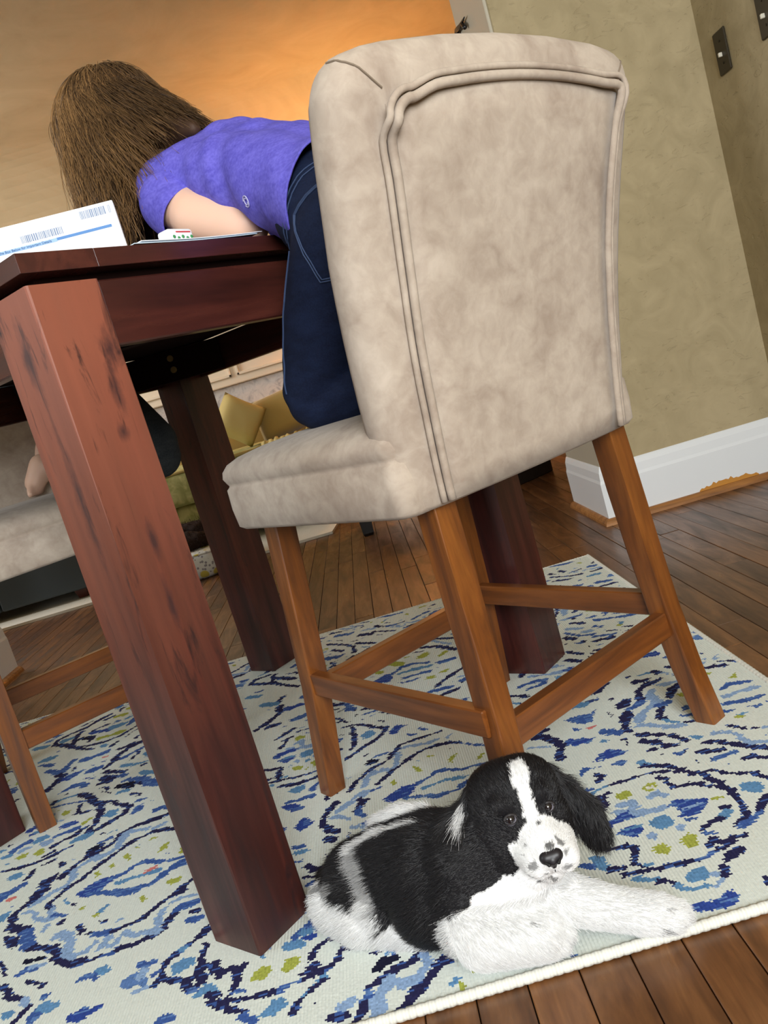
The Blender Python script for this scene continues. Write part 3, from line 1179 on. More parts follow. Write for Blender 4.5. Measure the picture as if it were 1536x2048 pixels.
def pale_top(m, c):
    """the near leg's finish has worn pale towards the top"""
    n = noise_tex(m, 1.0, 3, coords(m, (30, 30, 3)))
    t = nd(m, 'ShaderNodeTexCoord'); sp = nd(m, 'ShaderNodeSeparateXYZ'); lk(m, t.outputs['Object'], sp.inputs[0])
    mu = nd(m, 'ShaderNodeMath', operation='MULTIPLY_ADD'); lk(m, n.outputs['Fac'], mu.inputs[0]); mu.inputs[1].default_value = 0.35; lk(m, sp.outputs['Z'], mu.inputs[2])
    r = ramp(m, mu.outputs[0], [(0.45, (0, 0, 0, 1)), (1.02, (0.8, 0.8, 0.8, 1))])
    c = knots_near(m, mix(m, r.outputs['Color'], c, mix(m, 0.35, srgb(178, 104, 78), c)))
    # the board's own dark knots: (u, w, z, half width, half height)
    ns = noise_tex(m, 1.0, 5, coords(m, (60, 60, 26)), 0.65)
    for ku, kw, kz, a, b in ((0.078, 0.0, 0.790, 0.012, 0.030), (0.070, 0.0, 0.742, 0.009, 0.036), (0.060, 0.0, 0.690, 0.008, 0.012), (0.050, 0.0, 0.555, 0.006, 0.030), (0.045, 0.0, 0.47, 0.006, 0.04), (0.0, 0.045, 0.80, 0.012, 0.05), (0.0, 0.040, 0.62, 0.010, 0.09)):
        v = nd(m, 'ShaderNodeVectorMath', operation='SUBTRACT'); lk(m, t.outputs['Object'], v.inputs[0]); v.inputs[1].default_value = (ku, kw, kz)
        v2 = nd(m, 'ShaderNodeVectorMath', operation='DIVIDE'); lk(m, v.outputs[0], v2.inputs[0]); v2.inputs[1].default_value = (a, a, b)
        ln = nd(m, 'ShaderNodeVectorMath', operation='LENGTH'); lk(m, v2.outputs[0], ln.inputs[0])
        ad = nd(m, 'ShaderNodeMath', operation='MULTIPLY_ADD'); lk(m, ns.outputs['Fac'], ad.inputs[0]); ad.inputs[1].default_value = 2.2; lk(m, ln.outputs['Value'], ad.inputs[2])
        rk = ramp(m, ad.outputs[0], [(0.55, (0.85, 0.85, 0.85, 1)), (1.0, (0, 0, 0, 1))])
        sc = nd(m, 'ShaderNodeMath', operation='MULTIPLY'); sc.inputs[1].default_value = 0.45; lk(m, ad.outputs[0], sc.inputs[0]); lk(m, sc.outputs[0], rk.inputs['Fac'])
        c = mix(m, rk.outputs['Color'], c, srgb(52, 34, 36))
    return c


mat_pale_top = wood('mahogany paler towards the top', srgb(38, 18, 17), srgb(62, 29, 25), srgb(86, 42, 35), 0.42, (24, 24, 2.0), 0.03, True, pale_top)
table = thing('dining_table', 'square counter-height mahogany dining table standing on the blue patterned rug', 'table', TN, TA)


def table_leg(u0, w0):
    bm = bmesh.new()
    L = 0.0955
    hexa(bm, [[(u0, w0, z), (u0 + L, w0, z), (u0 + L, w0 + L, z), (u0, w0 + L, z)] for z in (RZ + 0.0005, 0.25, 0.55, 0.8725)])
    es = [e for e in bm.edges if abs((e.verts[0].co - e.verts[1].co).z) > 0.05]
    bmesh.ops.bevel(bm, geom=es, offset=0.0035, segments=2, profile=0.5, affect='EDGES')
    return fin('leg', bm, mat_pale_top if u0 + w0 == 0 else mat_table, table)


for u0, w0 in ((0, 0), (TS - 0.0955, 0), (TS - 0.0955, TS - 0.0955), (0, TS - 0.0955)):
    table_leg(u0, w0)
# aprons between the legs
for a, b, c, d, m in ((0.0955, TS - 0.0955, 0.004, 0.026, mat_table_u), (0.0955, TS - 0.0955, TS - 0.026, TS - 0.004, mat_table_u)):
    bm = bmesh.new(); box(bm, a, b, c, d, 0.7915, 0.8715, 0.002); fin('apron', bm, m, table)
for c, d in ((0.004, 0.026), (TS - 0.026, TS - 0.004)):
    bm = bmesh.new(); box(bm, c, d, 0.0955, TS - 0.0955, 0.7915, 0.8715, 0.002); fin('apron', bm, mat_table_w, table)
# recessed sub-frame that leaves the dark shadow gap under the top
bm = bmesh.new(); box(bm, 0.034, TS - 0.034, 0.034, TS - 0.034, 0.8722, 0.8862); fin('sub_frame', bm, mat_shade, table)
# top: two breadboard ends and the long boards between
for a, b in ((0.0, 0.1022), (TS - 0.1022, TS)):
    bm = bmesh.new(); box(bm, a, b, 0, TS, 0.8862, 0.9085, 0.0004, 1); fin('board', bm, mat_table_w, table)
nb = 6
for i in range(nb):
    bm = bmesh.new(); box(bm, 0.1028, TS - 0.1028, TS * i / nb + 0.0003, TS * (i + 1) / nb - 0.0003, 0.8862, 0.9085, 0.0004, 1); fin('board', bm, mat_table_u, table)
# corner braces with two bolts each
for cu, cw, su, sw in ((0.0955, 0.0955, 1, 1), (TS - 0.0955, 0.0955, -1, 1), (TS - 0.0955, TS - 0.0955, -1, -1), (0.0955, TS - 0.0955, 1, -1)):
    a = Vector((cu + su * 0.10, cw - sw * 0.069, 0.832)); b = Vector((cu - su * 0.069, cw + sw * 0.10, 0.832))
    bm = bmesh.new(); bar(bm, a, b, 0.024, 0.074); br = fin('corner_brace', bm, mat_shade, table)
    n = Vector((su, sw, 0)).normalized()
    for k in (0.018, -0.010):
        p = (a + b) / 2 + n * 0.0125 + Vector((0, 0, k))
        bm = bmesh.new()
        q = n.to_track_quat('Z', 'Y').to_matrix().to_4x4()
        bmesh.ops.create_cone(bm, cap_ends=True, segments=14, radius1=0.0085, radius2=0.0075, depth=0.004, matrix=Matrix.Translation(p) @ q)
        bmesh.ops.create_cone(bm, cap_ends=True, segments=6, radius1=0.004, radius2=0.004, depth=0.009, matrix=Matrix.Translation(p) @ q)
        fin('bolt', bm, mat_bolt, br)

# ------------------------------------------------------------------ upholstered counter stools
mat_suede = newmat('taupe microsuede', srgb(186, 172, 154), 0.9, 0.15)
_v = coords(mat_suede, (1, 1, 1))
_n = noise_tex(mat_suede, 14, 5, _v, 0.55, 0.8)
_n2 = noise_tex(mat_suede, 45, 4, _v, 0.6, 0.5)
_c = mix(mat_suede, 0.35, ramp(mat_suede, _n.outputs['Fac'], [(0.30, srgb(146, 130, 116)), (0.5, srgb(170, 156, 141)), (0.70, srgb(186, 173, 158))]).outputs['Color'],
         ramp(mat_suede, _n2.outputs['Fac'], [(0.35, srgb(154, 139, 125)), (0.65, srgb(190, 177, 162))]).outputs['Color'])
lk(mat_suede, _c, bsdf(mat_suede).inputs['Base Color'])
bsdf(mat_suede).inputs['Sheen Weight'].default_value = 0.10
bsdf(mat_suede).inputs['Sheen Roughness'].default_value = 0.5
bump(mat_suede, _n2.outputs['Fac'], 0.18, 0.002)
mat_seam = newmat('taupe seam thread', srgb(120, 106, 90), 0.9)
mat_stool = wood('chestnut stained wood', srgb(76, 40, 14), srgb(112, 62, 22), srgb(138, 82, 32), 0.36, (34, 34, 3.0), 0.2)
mat_stool_x = wood('chestnut stained rail', srgb(80, 42, 16), srgb(112, 62, 24), srgb(134, 78, 32), 0.36, (3.0, 34, 34), 0.2)
mat_stool_y = wood('chestnut stained side rail', srgb(80, 42, 16), srgb(112, 62, 24), srgb(134, 78, 32), 0.36, (34, 3.0, 34), 0.2)

SWD = 0.463   # overall width of the feet
HS = SWD / 2


def interp(tab, z):
    for (z0, *a), (z1, *b) in zip(tab, tab[1:]):
        if z <= z1:
            t = max(0.0, (z - z0) / (z1 - z0))
            return [p + (q - p) * t for p, q in zip(a, b)]
    return list(tab[-1][1:])


# back: height, half width outside, half width to the piping, y of the rear face (local: y=0 at the front feet, negative backwards)
BACK = [(0.495, 0.228, 0.174, -0.446), (0.55, 0.230, 0.176, -0.452), (0.60, 0.235, 0.178, -0.460), (0.65, 0.239, 0.180, -0.468), (0.70, 0.243, 0.182, -0.478), (0.75, 0.247, 0.183, -0.490),
        (0.80, 0.251, 0.186, -0.504), (0.85, 0.253, 0.190, -0.520), (0.90, 0.256, 0.197, -0.537), (0.93, 0.257, 0.199, -0.547), (1.0, 0.257, 0.199, -0.571)]


def back_loop(z, inset=0.0, thin=0.0):
    ho, hp, fr = interp(BACK, z)
    ho -= inset; hp -= inset * 0.8
    T = 0.088 - thin
    fr = fr + thin * 0.5
    half = [(0.0, fr - 0.006), (hp * 0.5, fr - 0.0045), (hp, fr), (hp + (ho - hp) * 0.55, fr + 0.005), (hp + (ho - hp) * 0.88, fr + 0.017), (ho, fr + 0.036 - thin * 0.2),
            (ho - 0.003, fr + 0.058 - thin * 0.4), (ho - 0.014, fr + 0.077 - thin * 0.7), (ho - 0.04, fr + T), (ho * 0.5, fr + T + 0.004), (0.0, fr + T + 0.005)]
    L = [(HS + x, y, z) for x, y in half] + [(HS - x, y, z) for x, y in reversed(half[1:-1])]
    return L


def build_stool(label, group):
    root = thing('counter_stool', label, 'chair', (0, 0, 0), 0, group)
    # seat: boxed cushion with a stitched groove and a crowned top
    bm = bmesh.new()
    lv = [(0.494, 0.008), (0.500, 0.001), (0.53, -0.001), (0.561, 0.0), (0.5645, 0.0035), (0.5675, 0.0045), (0.571, 0.0025), (0.580, -0.001), (0.590, 0.001), (0.600, 0.009), (0.608, 0.024), (0.615, 0.055), (0.620, 0.10), (0.6225, 0.15)]
    rings = [rrect(-0.008 + i, SWD + 0.008 - i, -0.44 + i * 0.6, 0.014 - i, max(0.012, 0.022 - i * 0.2) if i < 0.02 else 0.022, z) for z, i in lv]
    hexa(bm, rings)
    fin('seat', bm, mat_suede, root, smooth=True)
    # back shell
    bm = bmesh.new()
    zs = [0.494, 0.500, 0.53, 0.56, 0.60, 0.64, 0.68, 0.72, 0.76, 0.80, 0.84, 0.88, 0.915, 0.945]
    rings = [back_loop(z, 0.006 if z < 0.497 else 0.0, 0.012 if z < 0.497 else 0) for z in zs]
    for k in range(1, 9):
        a = radians(90 * k / 8.0)
        z = 0.945 + 0.042 * sin(a)
        lp = back_loop(z, 0.045 * (1 - cos(a)), 0.070 * (1 - cos(a)))
        rings.append([(x, y, zz + 0.020 * (0.3 + 0.7 * sin(a)) * max(0, 1 - ((x - HS) / 0.27) ** 2) ) for x, y, zz in lp])
    # the crown also lifts the rings just under the top
    hexa(bm, rings)
    shell = fin('backrest', bm, mat_suede, root, smooth=True)
    # rear panel, piped all round
    bm = bmesh.new()
    rows = []
    for k in range(15):
        z = 0.4985 + (0.930 - 0.4985) * k / 14.0
        ho, hp, fr = interp(BACK, z)
        hp -= 0.001
        row = []
        for j in range(13):
            t = -1 + 2 * j / 12.0
            zz = z + (0.020 * (1 - t * t) * max(0, (k - 9) / 5.0))
            bulge = 0.0070 * (1 - t ** 4) * min(1, 0.35 + k / 3.0, (14 - k) / 2.0) + 0.0030 + 0.0020 * min(1, (14 - k) / 1.0) * (abs(t) < 0.99)
            row.append((HS + hp * t, interp(BACK, zz)[2] - bulge + 0.001, zz))
        rows.append(row)
    vs = [[bm.verts.new(p) for p in r] for r in rows]
    for a, b in zip(vs, vs[1:]):
        for j in range(12):
            bm.faces.new((a[j], a[j + 1], b[j + 1], b[j]))
    pan = fin('back_panel', bm, mat_suede, root, smooth=True)
    sm = pan.modifiers.new('solid', 'SOLIDIFY'); sm.thickness = 0.006; sm.offset = 0
    # double welt
    for off, nm in ((0.0, 'piping'), (0.0105, 'piping')):
        pts = []
        for k in range(12):
            z = 0.500 + (0.897 - 0.500) * k / 11.0
            ho, hp, fr = interp(BACK, z); pts.append((HS - hp - off, fr - 0.006 + off * 0.25, z))
        ho, hp, fr = interp(BACK, 0.945)
        for a in range(15, 91, 15):
            pts.append((HS - hp + 0.034 - (0.034 + off) * cos(radians(a)), fr - 0.0075 + (0.945 - 0.93) * 0.0, 0.900 + (0.032 + off) * sin(radians(a))))
        for j in range(-4, 6):
            t = j / 6.0
            pts.append((HS + hp * t, fr - 0.009, 0.932 + off + 0.019 * (1 - t * t) - 0.010 * (1 - abs(t)) * 0))
        pts += [(HS + hp + off - 0.006, fr - 0.0075, 0.936 + off), (HS + hp + off, fr - 0.006, 0.926)]
        for k in range(11, -1, -1):
            z = 0.500 + (0.897 - 0.500) * k / 11.0
            ho, hp, fr = interp(BACK, z); pts.append((HS + hp + off, fr - 0.006 + off * 0.25, z))
        bm = bmesh.new(); tube(bm, catmull(pts, 3), 0.0056 if off == 0 else 0.0040, 8)
        fin(nm, bm, mat_suede, root, smooth=True)
    # corner seams of the band
    for sgn in (-1, 1):
        ho, hp, fr = interp(BACK, 0.945)
        pts = on_surface(shell.data, dense([(HS + sgn * (hp + 0.002), fr - 0.004, 0.944), (HS + sgn * (hp + 0.020), fr + 0.002, 0.962), (HS + sgn * (hp + 0.034), fr + 0.012, 0.976), (HS + sgn * (hp + 0.040), fr + 0.030, 0.986)], 5), 0.0004)
        bm = bmesh.new(); tube(bm, pts, 0.0013, 5); fin('seam', bm, mat_seam, root)
    # legs, splayed; (z, x, y) of the outer rear corner on the left side, thickness
    for front in (True, False):
        tab = [(RZ, 0.0, 0.0, 0.034), (0.2, 0.022, -0.014, 0.037), (0.505, 0.043, -0.028, 0.040)] if front else \
              [(RZ, 0.0, -0.472, 0.034), (0.1, 0.018, -0.458, 0.035), (0.2, 0.031, -0.447, 0.036), (0.3, 0.038, -0.439, 0.037), (0.40, 0.042, -0.433, 0.037), (0.52, 0.046, -0.427, 0.038)]
        for side in (0, 1):
            bm = bmesh.new()
            rings = []
            for z, x, y, w in tab:
                sq = [(x, y), (x + w, y), (x + w, y + w), (x, y + w)]
                if side:
                    sq = [(SWD - (a - x * (1.05 if front else 0.62)), b) for a, b in sq]
                rings.append([(a, b, z) for a, b in sq])
            hexa(bm, rings)
            es = [e for e in bm.edges if abs((e.verts[0].co - e.verts[1].co).z) > 0.04]
            bmesh.ops.bevel(bm, geom=es, offset=0.0028, segments=2, profile=0.5, affect='EDGES')
            fin('leg', bm, mat_stool, root)
    # stretchers
    for side in (0, 1):
        x = 0.036 if side == 0 else SWD - 0.025
        bm = bmesh.new(); bar(bm, (x, 0.008, 0.207), (x, -0.432, 0.207), 0.021, 0.038, bev=0.002)
        fin('stretcher', bm, mat_stool_y, root)
    for y, z in ((0.006, 0.187), (-0.431, 0.179)):
        bm = bmesh.new(); bar(bm, (0.036, y, z), (SWD - 0.026, y, z), 0.022, 0.040, bev=0.002)
        fin('stretcher', bm, mat_stool_x, root)
    return root


def copy_thing(src, label):
    r = src.copy(); COL.objects.link(r); r['label'] = label
    for c in src.children:
        d = c.copy(); COL.objects.link(d); d.parent = r
        for g in c.children:
            e = g.copy(); COL.objects.link(e); e.parent = d
    return r


SA = radians(35.5)
SV = Vector((cos(SA), sin(SA), 0)); SF = Vector((-sin(SA), cos(SA), 0)); SO = Vector((-0.223, 1.333, 0.0))
stool = build_stool('taupe suede counter stool with its back to the viewer, the kneeling girl on it', 'counter stools around the table')
stool.location = SO; stool.rotation_euler = (0, 0, SA)
stool2 = copy_thing(stool, 'taupe suede counter stool at the left edge, mostly hidden behind the table legs')
# left stool: front feet just inside the left side of the table, facing the table
A2 = radians(49.1 + 180 - 15)
stool2.rotation_euler = (0, 0, A2)
stool2.location = Vector((-0.836, 1.563, 0)) - SWD * Vector((cos(A2), sin(A2), 0))


def S(s, f, z):
    """point in the near stool's frame -> world"""
    return SO + SV * s + SF * f + Vector((0, 0, z))


def Tt(u, w, z):
    return TN + TU * u + TW * w + Vector((0, 0, z))


# ------------------------------------------------------------------ papers on the table
mat_paper = newmat('white card', srgb(240, 242, 246), 0.6)
mat_ink = newmat('blue print', srgb(84, 132, 190), 0.7)
mat_ink2 = newmat('grey blue barcode print', srgb(118, 136, 166), 0.7)
mat_red = newmat('red print', srgb(200, 60, 66), 0.6)
mat_green = newmat('green print', srgb(52, 130, 72), 0.6)
# standing white box on the near corner: front face runs from the left edge of the picture to its right end
PX = Vector((0.99, 0.14, 0)).normalized(); PYv = Vector((-PX.y, PX.x, 0))
carton = thing('printed_carton', 'flat white carton with blue stripe and barcodes, standing on the near table corner', 'box', (-0.217, 1.12, 0.9088), math.atan2(PX.y, PX.x))
bm = bmesh.new(); box(bm, -0.205, 0.0, 0.0, 0.018, 0.0, 0.0665, 0.0008); fin('box_body', bm, mat_paper, carton)


def print_bar(parent, name, rects, m, y=-0.0004):
    bm = bmesh.new()
    for x0, x1, z0, z1 in rects:
        box(bm, x0, x1, y, y + 0.0006, z0, z1)
    return fin(name, bm, m, parent)


def barcode(x0, x1, z0, z1, seed):
    r = random.Random(seed); out = []; x = x0
    while x < x1:
        w = r.choice((0.0007, 0.0010, 0.0016)); out.append((x, min(x + w, x1), z0, z1)); x += w + r.choice((0.0007, 0.0011))
    return out


print_bar(carton, 'barcode', barcode(-0.044, -0.012, 0.0520, 0.0620, 1) + barcode(-0.008, -0.005, 0.0520, 0.0620, 4), mat_ink2)
print_bar(carton, 'barcode', barcode(-0.122, -0.070, 0.0415, 0.0505, 2), mat_ink2)
print_bar(carton, 'stripe', [(-0.080, -0.010, 0.0350, 0.0385)], mat_ink)


def text_mesh(name, body, size, m, parent, loc, rot):
    cu = bpy.data.curves.new('t', 'FONT'); cu.body = body; cu.size = size; cu.extrude = 0.0002
    o = bpy.data.objects.new('t', cu); COL.objects.link(o)
    dg = bpy.context.evaluated_depsgraph_get(); dg.update()
    me = bpy.data.meshes.new_from_object(o.evaluated_get(dg)); bpy.data.objects.remove(o); bpy.data.curves.remove(cu)
    me.name = name
    me.materials.clear()
    t = link(name, me, m, parent); t.location = loc; t.rotation_euler = rot
    return t


print_bar(carton, 'stripe', [(-0.20, -0.080, 0.0340, 0.0385)], newmat('pale blue band', srgb(150, 184, 218), 0.7))
text_mesh('lettering', 'Please Read the Top and the Box Below for Important Details', 0.0044, newmat('dark blue lettering', srgb(52, 92, 150), 0.7), carton, (-0.198, -0.0008, 0.0350), (pi / 2, 0, 0))

bk = thing('booklet', 'thin white leaflet lying over the table edge below the girl\'s arm', 'leaflet', TN + TU * 0.26 + TW * 0.055 + Vector((0, 0, 0.9088)), TA + 0.05)
for i, (dz, off) in enumerate(((0.0005, 0.0), (0.0022, 0.012))):
    bm = bmesh.new()
    rows = []
    for k in range(9):
        t = k / 8.0
        z = dz + 0.010 * max(0, t - 0.35) ** 1.5 + 0.002 * i
        rows.append([(-0.10 + 0.23 * t + off, y, z) for y in (-0.052, 0.09)])
    vs = [[bm.verts.new(p) for p in r] for r in rows]
    for a, b in zip(vs, vs[1:]):
        bm.faces.new((a[0], b[0], b[1], a[1]))
    p = fin('page', bm, newmat('pale blue page', srgb(206, 226, 240), 0.6) if i == 0 else mat_paper, bk)
    p.modifiers.new('s', 'SOLIDIFY').thickness = 0.001
cd = thing('decorated_packet', 'small white packet with red stripe and green dots, on the leaflet', 'packet', TN + TU * 0.262 + TW * 0.040 + Vector((0, 0, 0.9150)), TA + 0.12)
bm = bmesh.new(); box(bm, -0.018, 0.030, -0.012, 0.012, 0.0, 0.020, 0.005, 3); fin('packet_body', bm, mat_paper, cd, smooth=True)
bm = bmesh.new(); box(bm, -0.006, 0.026, -0.0125, 0.0125, 0.012, 0.017, 0.002); fin('stripe', bm, mat_red, cd)
bm = bmesh.new()
for k in range(5):
    bmesh.ops.create_uvsphere(bm, u_segments=8, v_segments=6, radius=0.0026, matrix=Matrix.Translation((-0.010 + k * 0.0085, -0.0115, 0.008 - 0.002 * (k % 2))))
fin('dots', bm, mat_green, cd)
pen = thing('pencil', 'slim dark grey pencil whose tip sticks out past the leaflet\'s right end', 'pencil', TN + TU * 0.36 + TW * 0.075 + Vector((0, 0, 0.9165)), TA - 0.1)
bm = bmesh.new(); tube(bm, [(-0.10, 0, 0.003), (0.018, 0, 0.0035)], 0.0035, 6); fin('shaft', bm, newmat('grey lacquer', srgb(104, 108, 112), 0.3), pen)
bm = bmesh.new(); tube(bm, [(0.018, 0, 0.0035), (0.032, 0, 0.0035)], [0.0034, 0.0007], 6); fin('tip', bm, newmat('bare pencil wood', srgb(170, 150, 128), 0.6), pen)

# ------------------------------------------------------------------ people
mat_skin = newmat('fair skin', srgb(222, 182, 158), 0.5, 0.4)
bsdf(mat_skin).inputs['Subsurface Weight'].default_value = 0.12
bsdf(mat_skin).inputs['Subsurface Radius'].default_value = (0.01, 0.004, 0.002)
bsdf(mat_skin).inputs['Subsurface Scale'].default_value = 0.5


def cloth(name, a, b, fine=220, rough=0.85, foldscale=(9, 9, 9), fold=0.5, dist=0.012):
    m = newmat(name, a, rough, 0.2)
    v = coords(m)
    n = noise_tex(m, fine, 2, v); n2 = noise_tex(m, 26, 4, coords(m, (1, 1, 3)))
    c = mix(m, 0.5, ramp(m, n.outputs['Fac'], [(0.35, a), (0.65, b)]).outputs['Color'], ramp(m, n2.outputs['Fac'], [(0.35, a), (0.65, b)]).outputs['Color'])
    lk(m, c, bsdf(m).inputs['Base Color'])
    f = noise_tex(m, 1.0, 3, coords(m, foldscale), 0.5, 1.2)
    bump(m, f.outputs['Fac'], fold, dist)
    return m


mat_tee = cloth('heathered violet jersey', srgb(84, 78, 176), srgb(110, 104, 204))
mat_denim = cloth('dark indigo denim', srgb(12, 21, 44), srgb(22, 34, 62), 420, 0.8, (7, 7, 16), 0.35, 0.01)
mat_stitch = newmat('denim stitching', srgb(48, 66, 100), 0.8)
mat_teal = cloth('teal jersey', srgb(24, 150, 200), srgb(40, 168, 216))
mat_dark = cloth('faded black denim', srgb(38, 42, 46), srgb(56, 60, 62), 380)
mat_greytee = cloth('grey jersey', srgb(120, 122, 120), srgb(140, 142, 138))
mat_hair = newmat('light brown hair', srgb(120, 86, 52), 0.4, 0.4)
_a = nd(mat_hair, 'ShaderNodeAttribute', attribute_name='strand_color')
lk(mat_hair, _a.outputs['Color'], bsdf(mat_hair).inputs['Base Color'])
mat_scalp = newmat('brown under-hair', srgb(70, 46, 28), 0.7)


def cut(me, plane_co, plane_no, keep_dist, region=None):
    """open a hem: drop what lies beyond a plane, near the plane's centre only"""
    bm = bmesh.new(); bm.from_mesh(me)
    c = Vector(plane_co); n = Vector(plane_no).normalized()
    fs = [f for f in bm.faces if (f.calc_center_median() - c).length < keep_dist]
    geom = list({v for f in fs for v in f.verts}) + list({e for f in fs for e in f.edges}) + fs
    bmesh.ops.bisect_plane(bm, geom=geom, plane_co=c, plane_no=n, dist=1e-5)
    dele = [f for f in bm.faces if (f.calc_center_median() - c).length < keep_dist * 1.02 and (f.calc_center_median() - c).dot(n) > 1e-5]
    bmesh.ops.delete(bm, geom=dele, context='FACES')
    bm.to_mesh(me); bm.free()


def clothes(name, me, m, parent, thick=0.0025):
    o = link(name, me, m, parent, smooth=True)
    md = o.modifiers.new('thickness', 'SOLIDIFY'); md.thickness = thick; md.offset = -1
    return o


# ---- girl kneeling on the near stool, bent over the table
B_hip = S(.195, -.255, .885)
parts = []
def P4(s, f, z, r): return tuple(S(s, f, z)) + (r,)
body = chain([P4(.195, -.31, .875, .082), P4(.195, -.225, .925, .072), P4(.198, -.11, 1.010, .056), P4(.20, .03, 1.062, .062), P4(.195, .10, 1.085, .05), P4(.175, .17, 1.14, .042), P4(.155, .25, 1.215, .07)])
body += chain([P4(.155, .285, 1.25, .092), P4(.15, .32, 1.205, .070)])            # skull, jaw
body += chain([P4(.15, .385, 1.185, .012), P4(.15, .392, 1.172, .014)])            # nose
body += chain([P4(.115, .35, 1.235, .014), P4(.15, .36, 1.24, .016), P4(.185, .35, 1.235, .014)])
for sx, kn, an in ((-1, (.122, -.150, .664), (.205, -.325, .652)), (1, (.33, -.135, .664), (.30, -.318, .648))):
    hs = .195 + sx * .062
    body += chain([P4(hs, -.315, .860, .068), P4((hs + kn[0]) / 2 - .004, (-.315 + kn[1]) / 2 + .004, .765, .054), P4(*kn, .044)])
    body += chain([P4(*kn, .042), P4((kn[0] + an[0]) / 2, (kn[1] + an[1]) / 2, .658, .038), P4(*an, .028)])
    body += chain([P4(*an, .028), P4(an[0] + .055 * (-sx), an[1] - .008, .643, .026), P4(an[0] + .105 * (-sx), an[1] + .0, .638, .018)])
# left arm: shoulder, elbow resting at the table edge, forearm going forward
LA = [P4(.090, .080, 1.048, .042), P4(.088, .0, .990, .040), P4(.128, -.078, .946, .035), P4(.150, .03, .944, .029), P4(.150, .165, .940, .021)]
RA = [P4(.312, .10, 1.065, .044), P4(.36, .13, 1.00, .036), P4(.40, .14, .948, .030), P4(.34, .22, .942, .026), P4(.27, .29, .938, .020)]
for A in (LA, RA):
    body += chain(A)
    e = Vector(A[4][:3]); d = (e - Vector(A[3][:3])).normalized(); sd = d.cross(Vector((0, 0, 1))).normalized()
    palm = e + d * .035 + Vector((0, 0, -.006))
    body += [(tuple(e), tuple(palm), .018, .016), (tuple(e + sd * .010), tuple(palm + sd * .014), .014, .012), (tuple(e - sd * .010), tuple(palm - sd * .014), .014, .012)]
    for j, (o_, L_) in enumerate(((-.021, .046), (-.007, .054), (.007, .050), (.020, .040))):
        a0 = palm + sd * o_ + d * .004; a1 = a0 + d * L_ * .55 + Vector((0, 0, .003)); a2 = a1 + d * L_ * .45 + Vector((0, 0, -.010))
        body += chain([tuple(a0) + (.0078,), tuple(a1) + (.007,), tuple(a2) + (.006,)])
    th0 = e + sd * -.016 + d * .008; th1 = th0 - sd * .020 + d * .020; th2 = th1 + d * .022 - sd * .004
    body += chain([tuple(th0) + (.010,), tuple(th1) + (.0085,), tuple(th2) + (.007,)])
girl_me = blob('person', body, 0.0048, 6)
girl = link('person', girl_me, mat_skin, None, smooth=True)
tag(girl, 'girl in violet shirt and dark jeans kneeling on the near stool, bent over the table', 'person')

# shirt: trunk with an open hem, and sleeves with open ends
sh = chain([P4(.195, -.305, .905, .098), P4(.195, -.225, .945, .080), P4(.198, -.11, 1.012, .070), P4(.20, .02, 1.066, .074), P4(.20, .085, 1.080, .066)])
sh += chain([P4(.150, -.295, .905, .084), P4(.150, -.225, .940, .074), P4(.155, -.11, 1.006, .066), P4(.145, .03, 1.052, .068), P4(.110, .088, 1.060, .058)])
sh += chain([P4(.240, -.295, .915, .084), P4(.240, -.225, .948, .074), P4(.245, -.11, 1.012, .066), P4(.258, .03, 1.060, .068), P4(.295, .10, 1.066, .058)])
sh_me = blob('tee_shirt', sh, 0.0048, 8)
cut(sh_me, S(.195, -.282, .925), (S(0, -1, 0) - S(0, 0, 0)) * 0.93 + Vector((0, 0, -0.36)), 0.22)
sl1 = blob('sleeve', chain([P4(.118, .075, 1.050, .058), P4(.093, .060, 1.030, .056), P4(.088, .022, .995, .052), P4(.098, -.005, .972, .052)]), 0.0048, 6)
cut(sl1, S(.0885, .020, .993), S(.100, -.02, .968) - S(.088, .060, 1.030), 0.12)
sl2 = blob('sleeve', chain([P4(.29, .095, 1.055, .058), P4(.345, .125, 1.012, .052), P4(.375, .137, .97, .050)]), 0.0048, 6)
cut(sl2, S(.362, .132, .985), S(.38, .137, .96) - S(.312, .10, 1.065), 0.12)
_b = bmesh.new()
for m_ in (sh_me, sl1, sl2): _b.from_mesh(m_)
_b.to_mesh(sh_me); _b.free()
# cloth folds: gentle creases across the back


def push(me, fn):
    """move every vertex along its normal by fn(co)"""
    co = verts_np(me).astype(float)
    nn = np.empty(len(co) * 3, np.float32); me.vertices.foreach_get('normal', nn); nn = nn.reshape(-1, 3)
    co = co + nn * fn(co)[:, None]
    me.vertices.foreach_set('co', co.astype(np.float32).ravel()); me.update()


def creases(co):
    q = co - np.array(S(.2, -.05, 1.0)); t = q @ np.array(SF); l = q @ np.array(SV)
    a = 0.0022 * np.sin(t * 47 + l * 22 + 2.2 * np.sin(l * 17 + t * 9) + 1.8 * np.sin(t * 15)) + 0.0016 * np.sin(t * 90 - l * 46 + 2 * np.sin(t * 21))
    return a * (0.35 + 0.65 * np.clip((0.10 - t) / 0.12, 0, 1))


push(sh_me, creases)
shirt = clothes('tee_shirt', sh_me, mat_tee, girl)
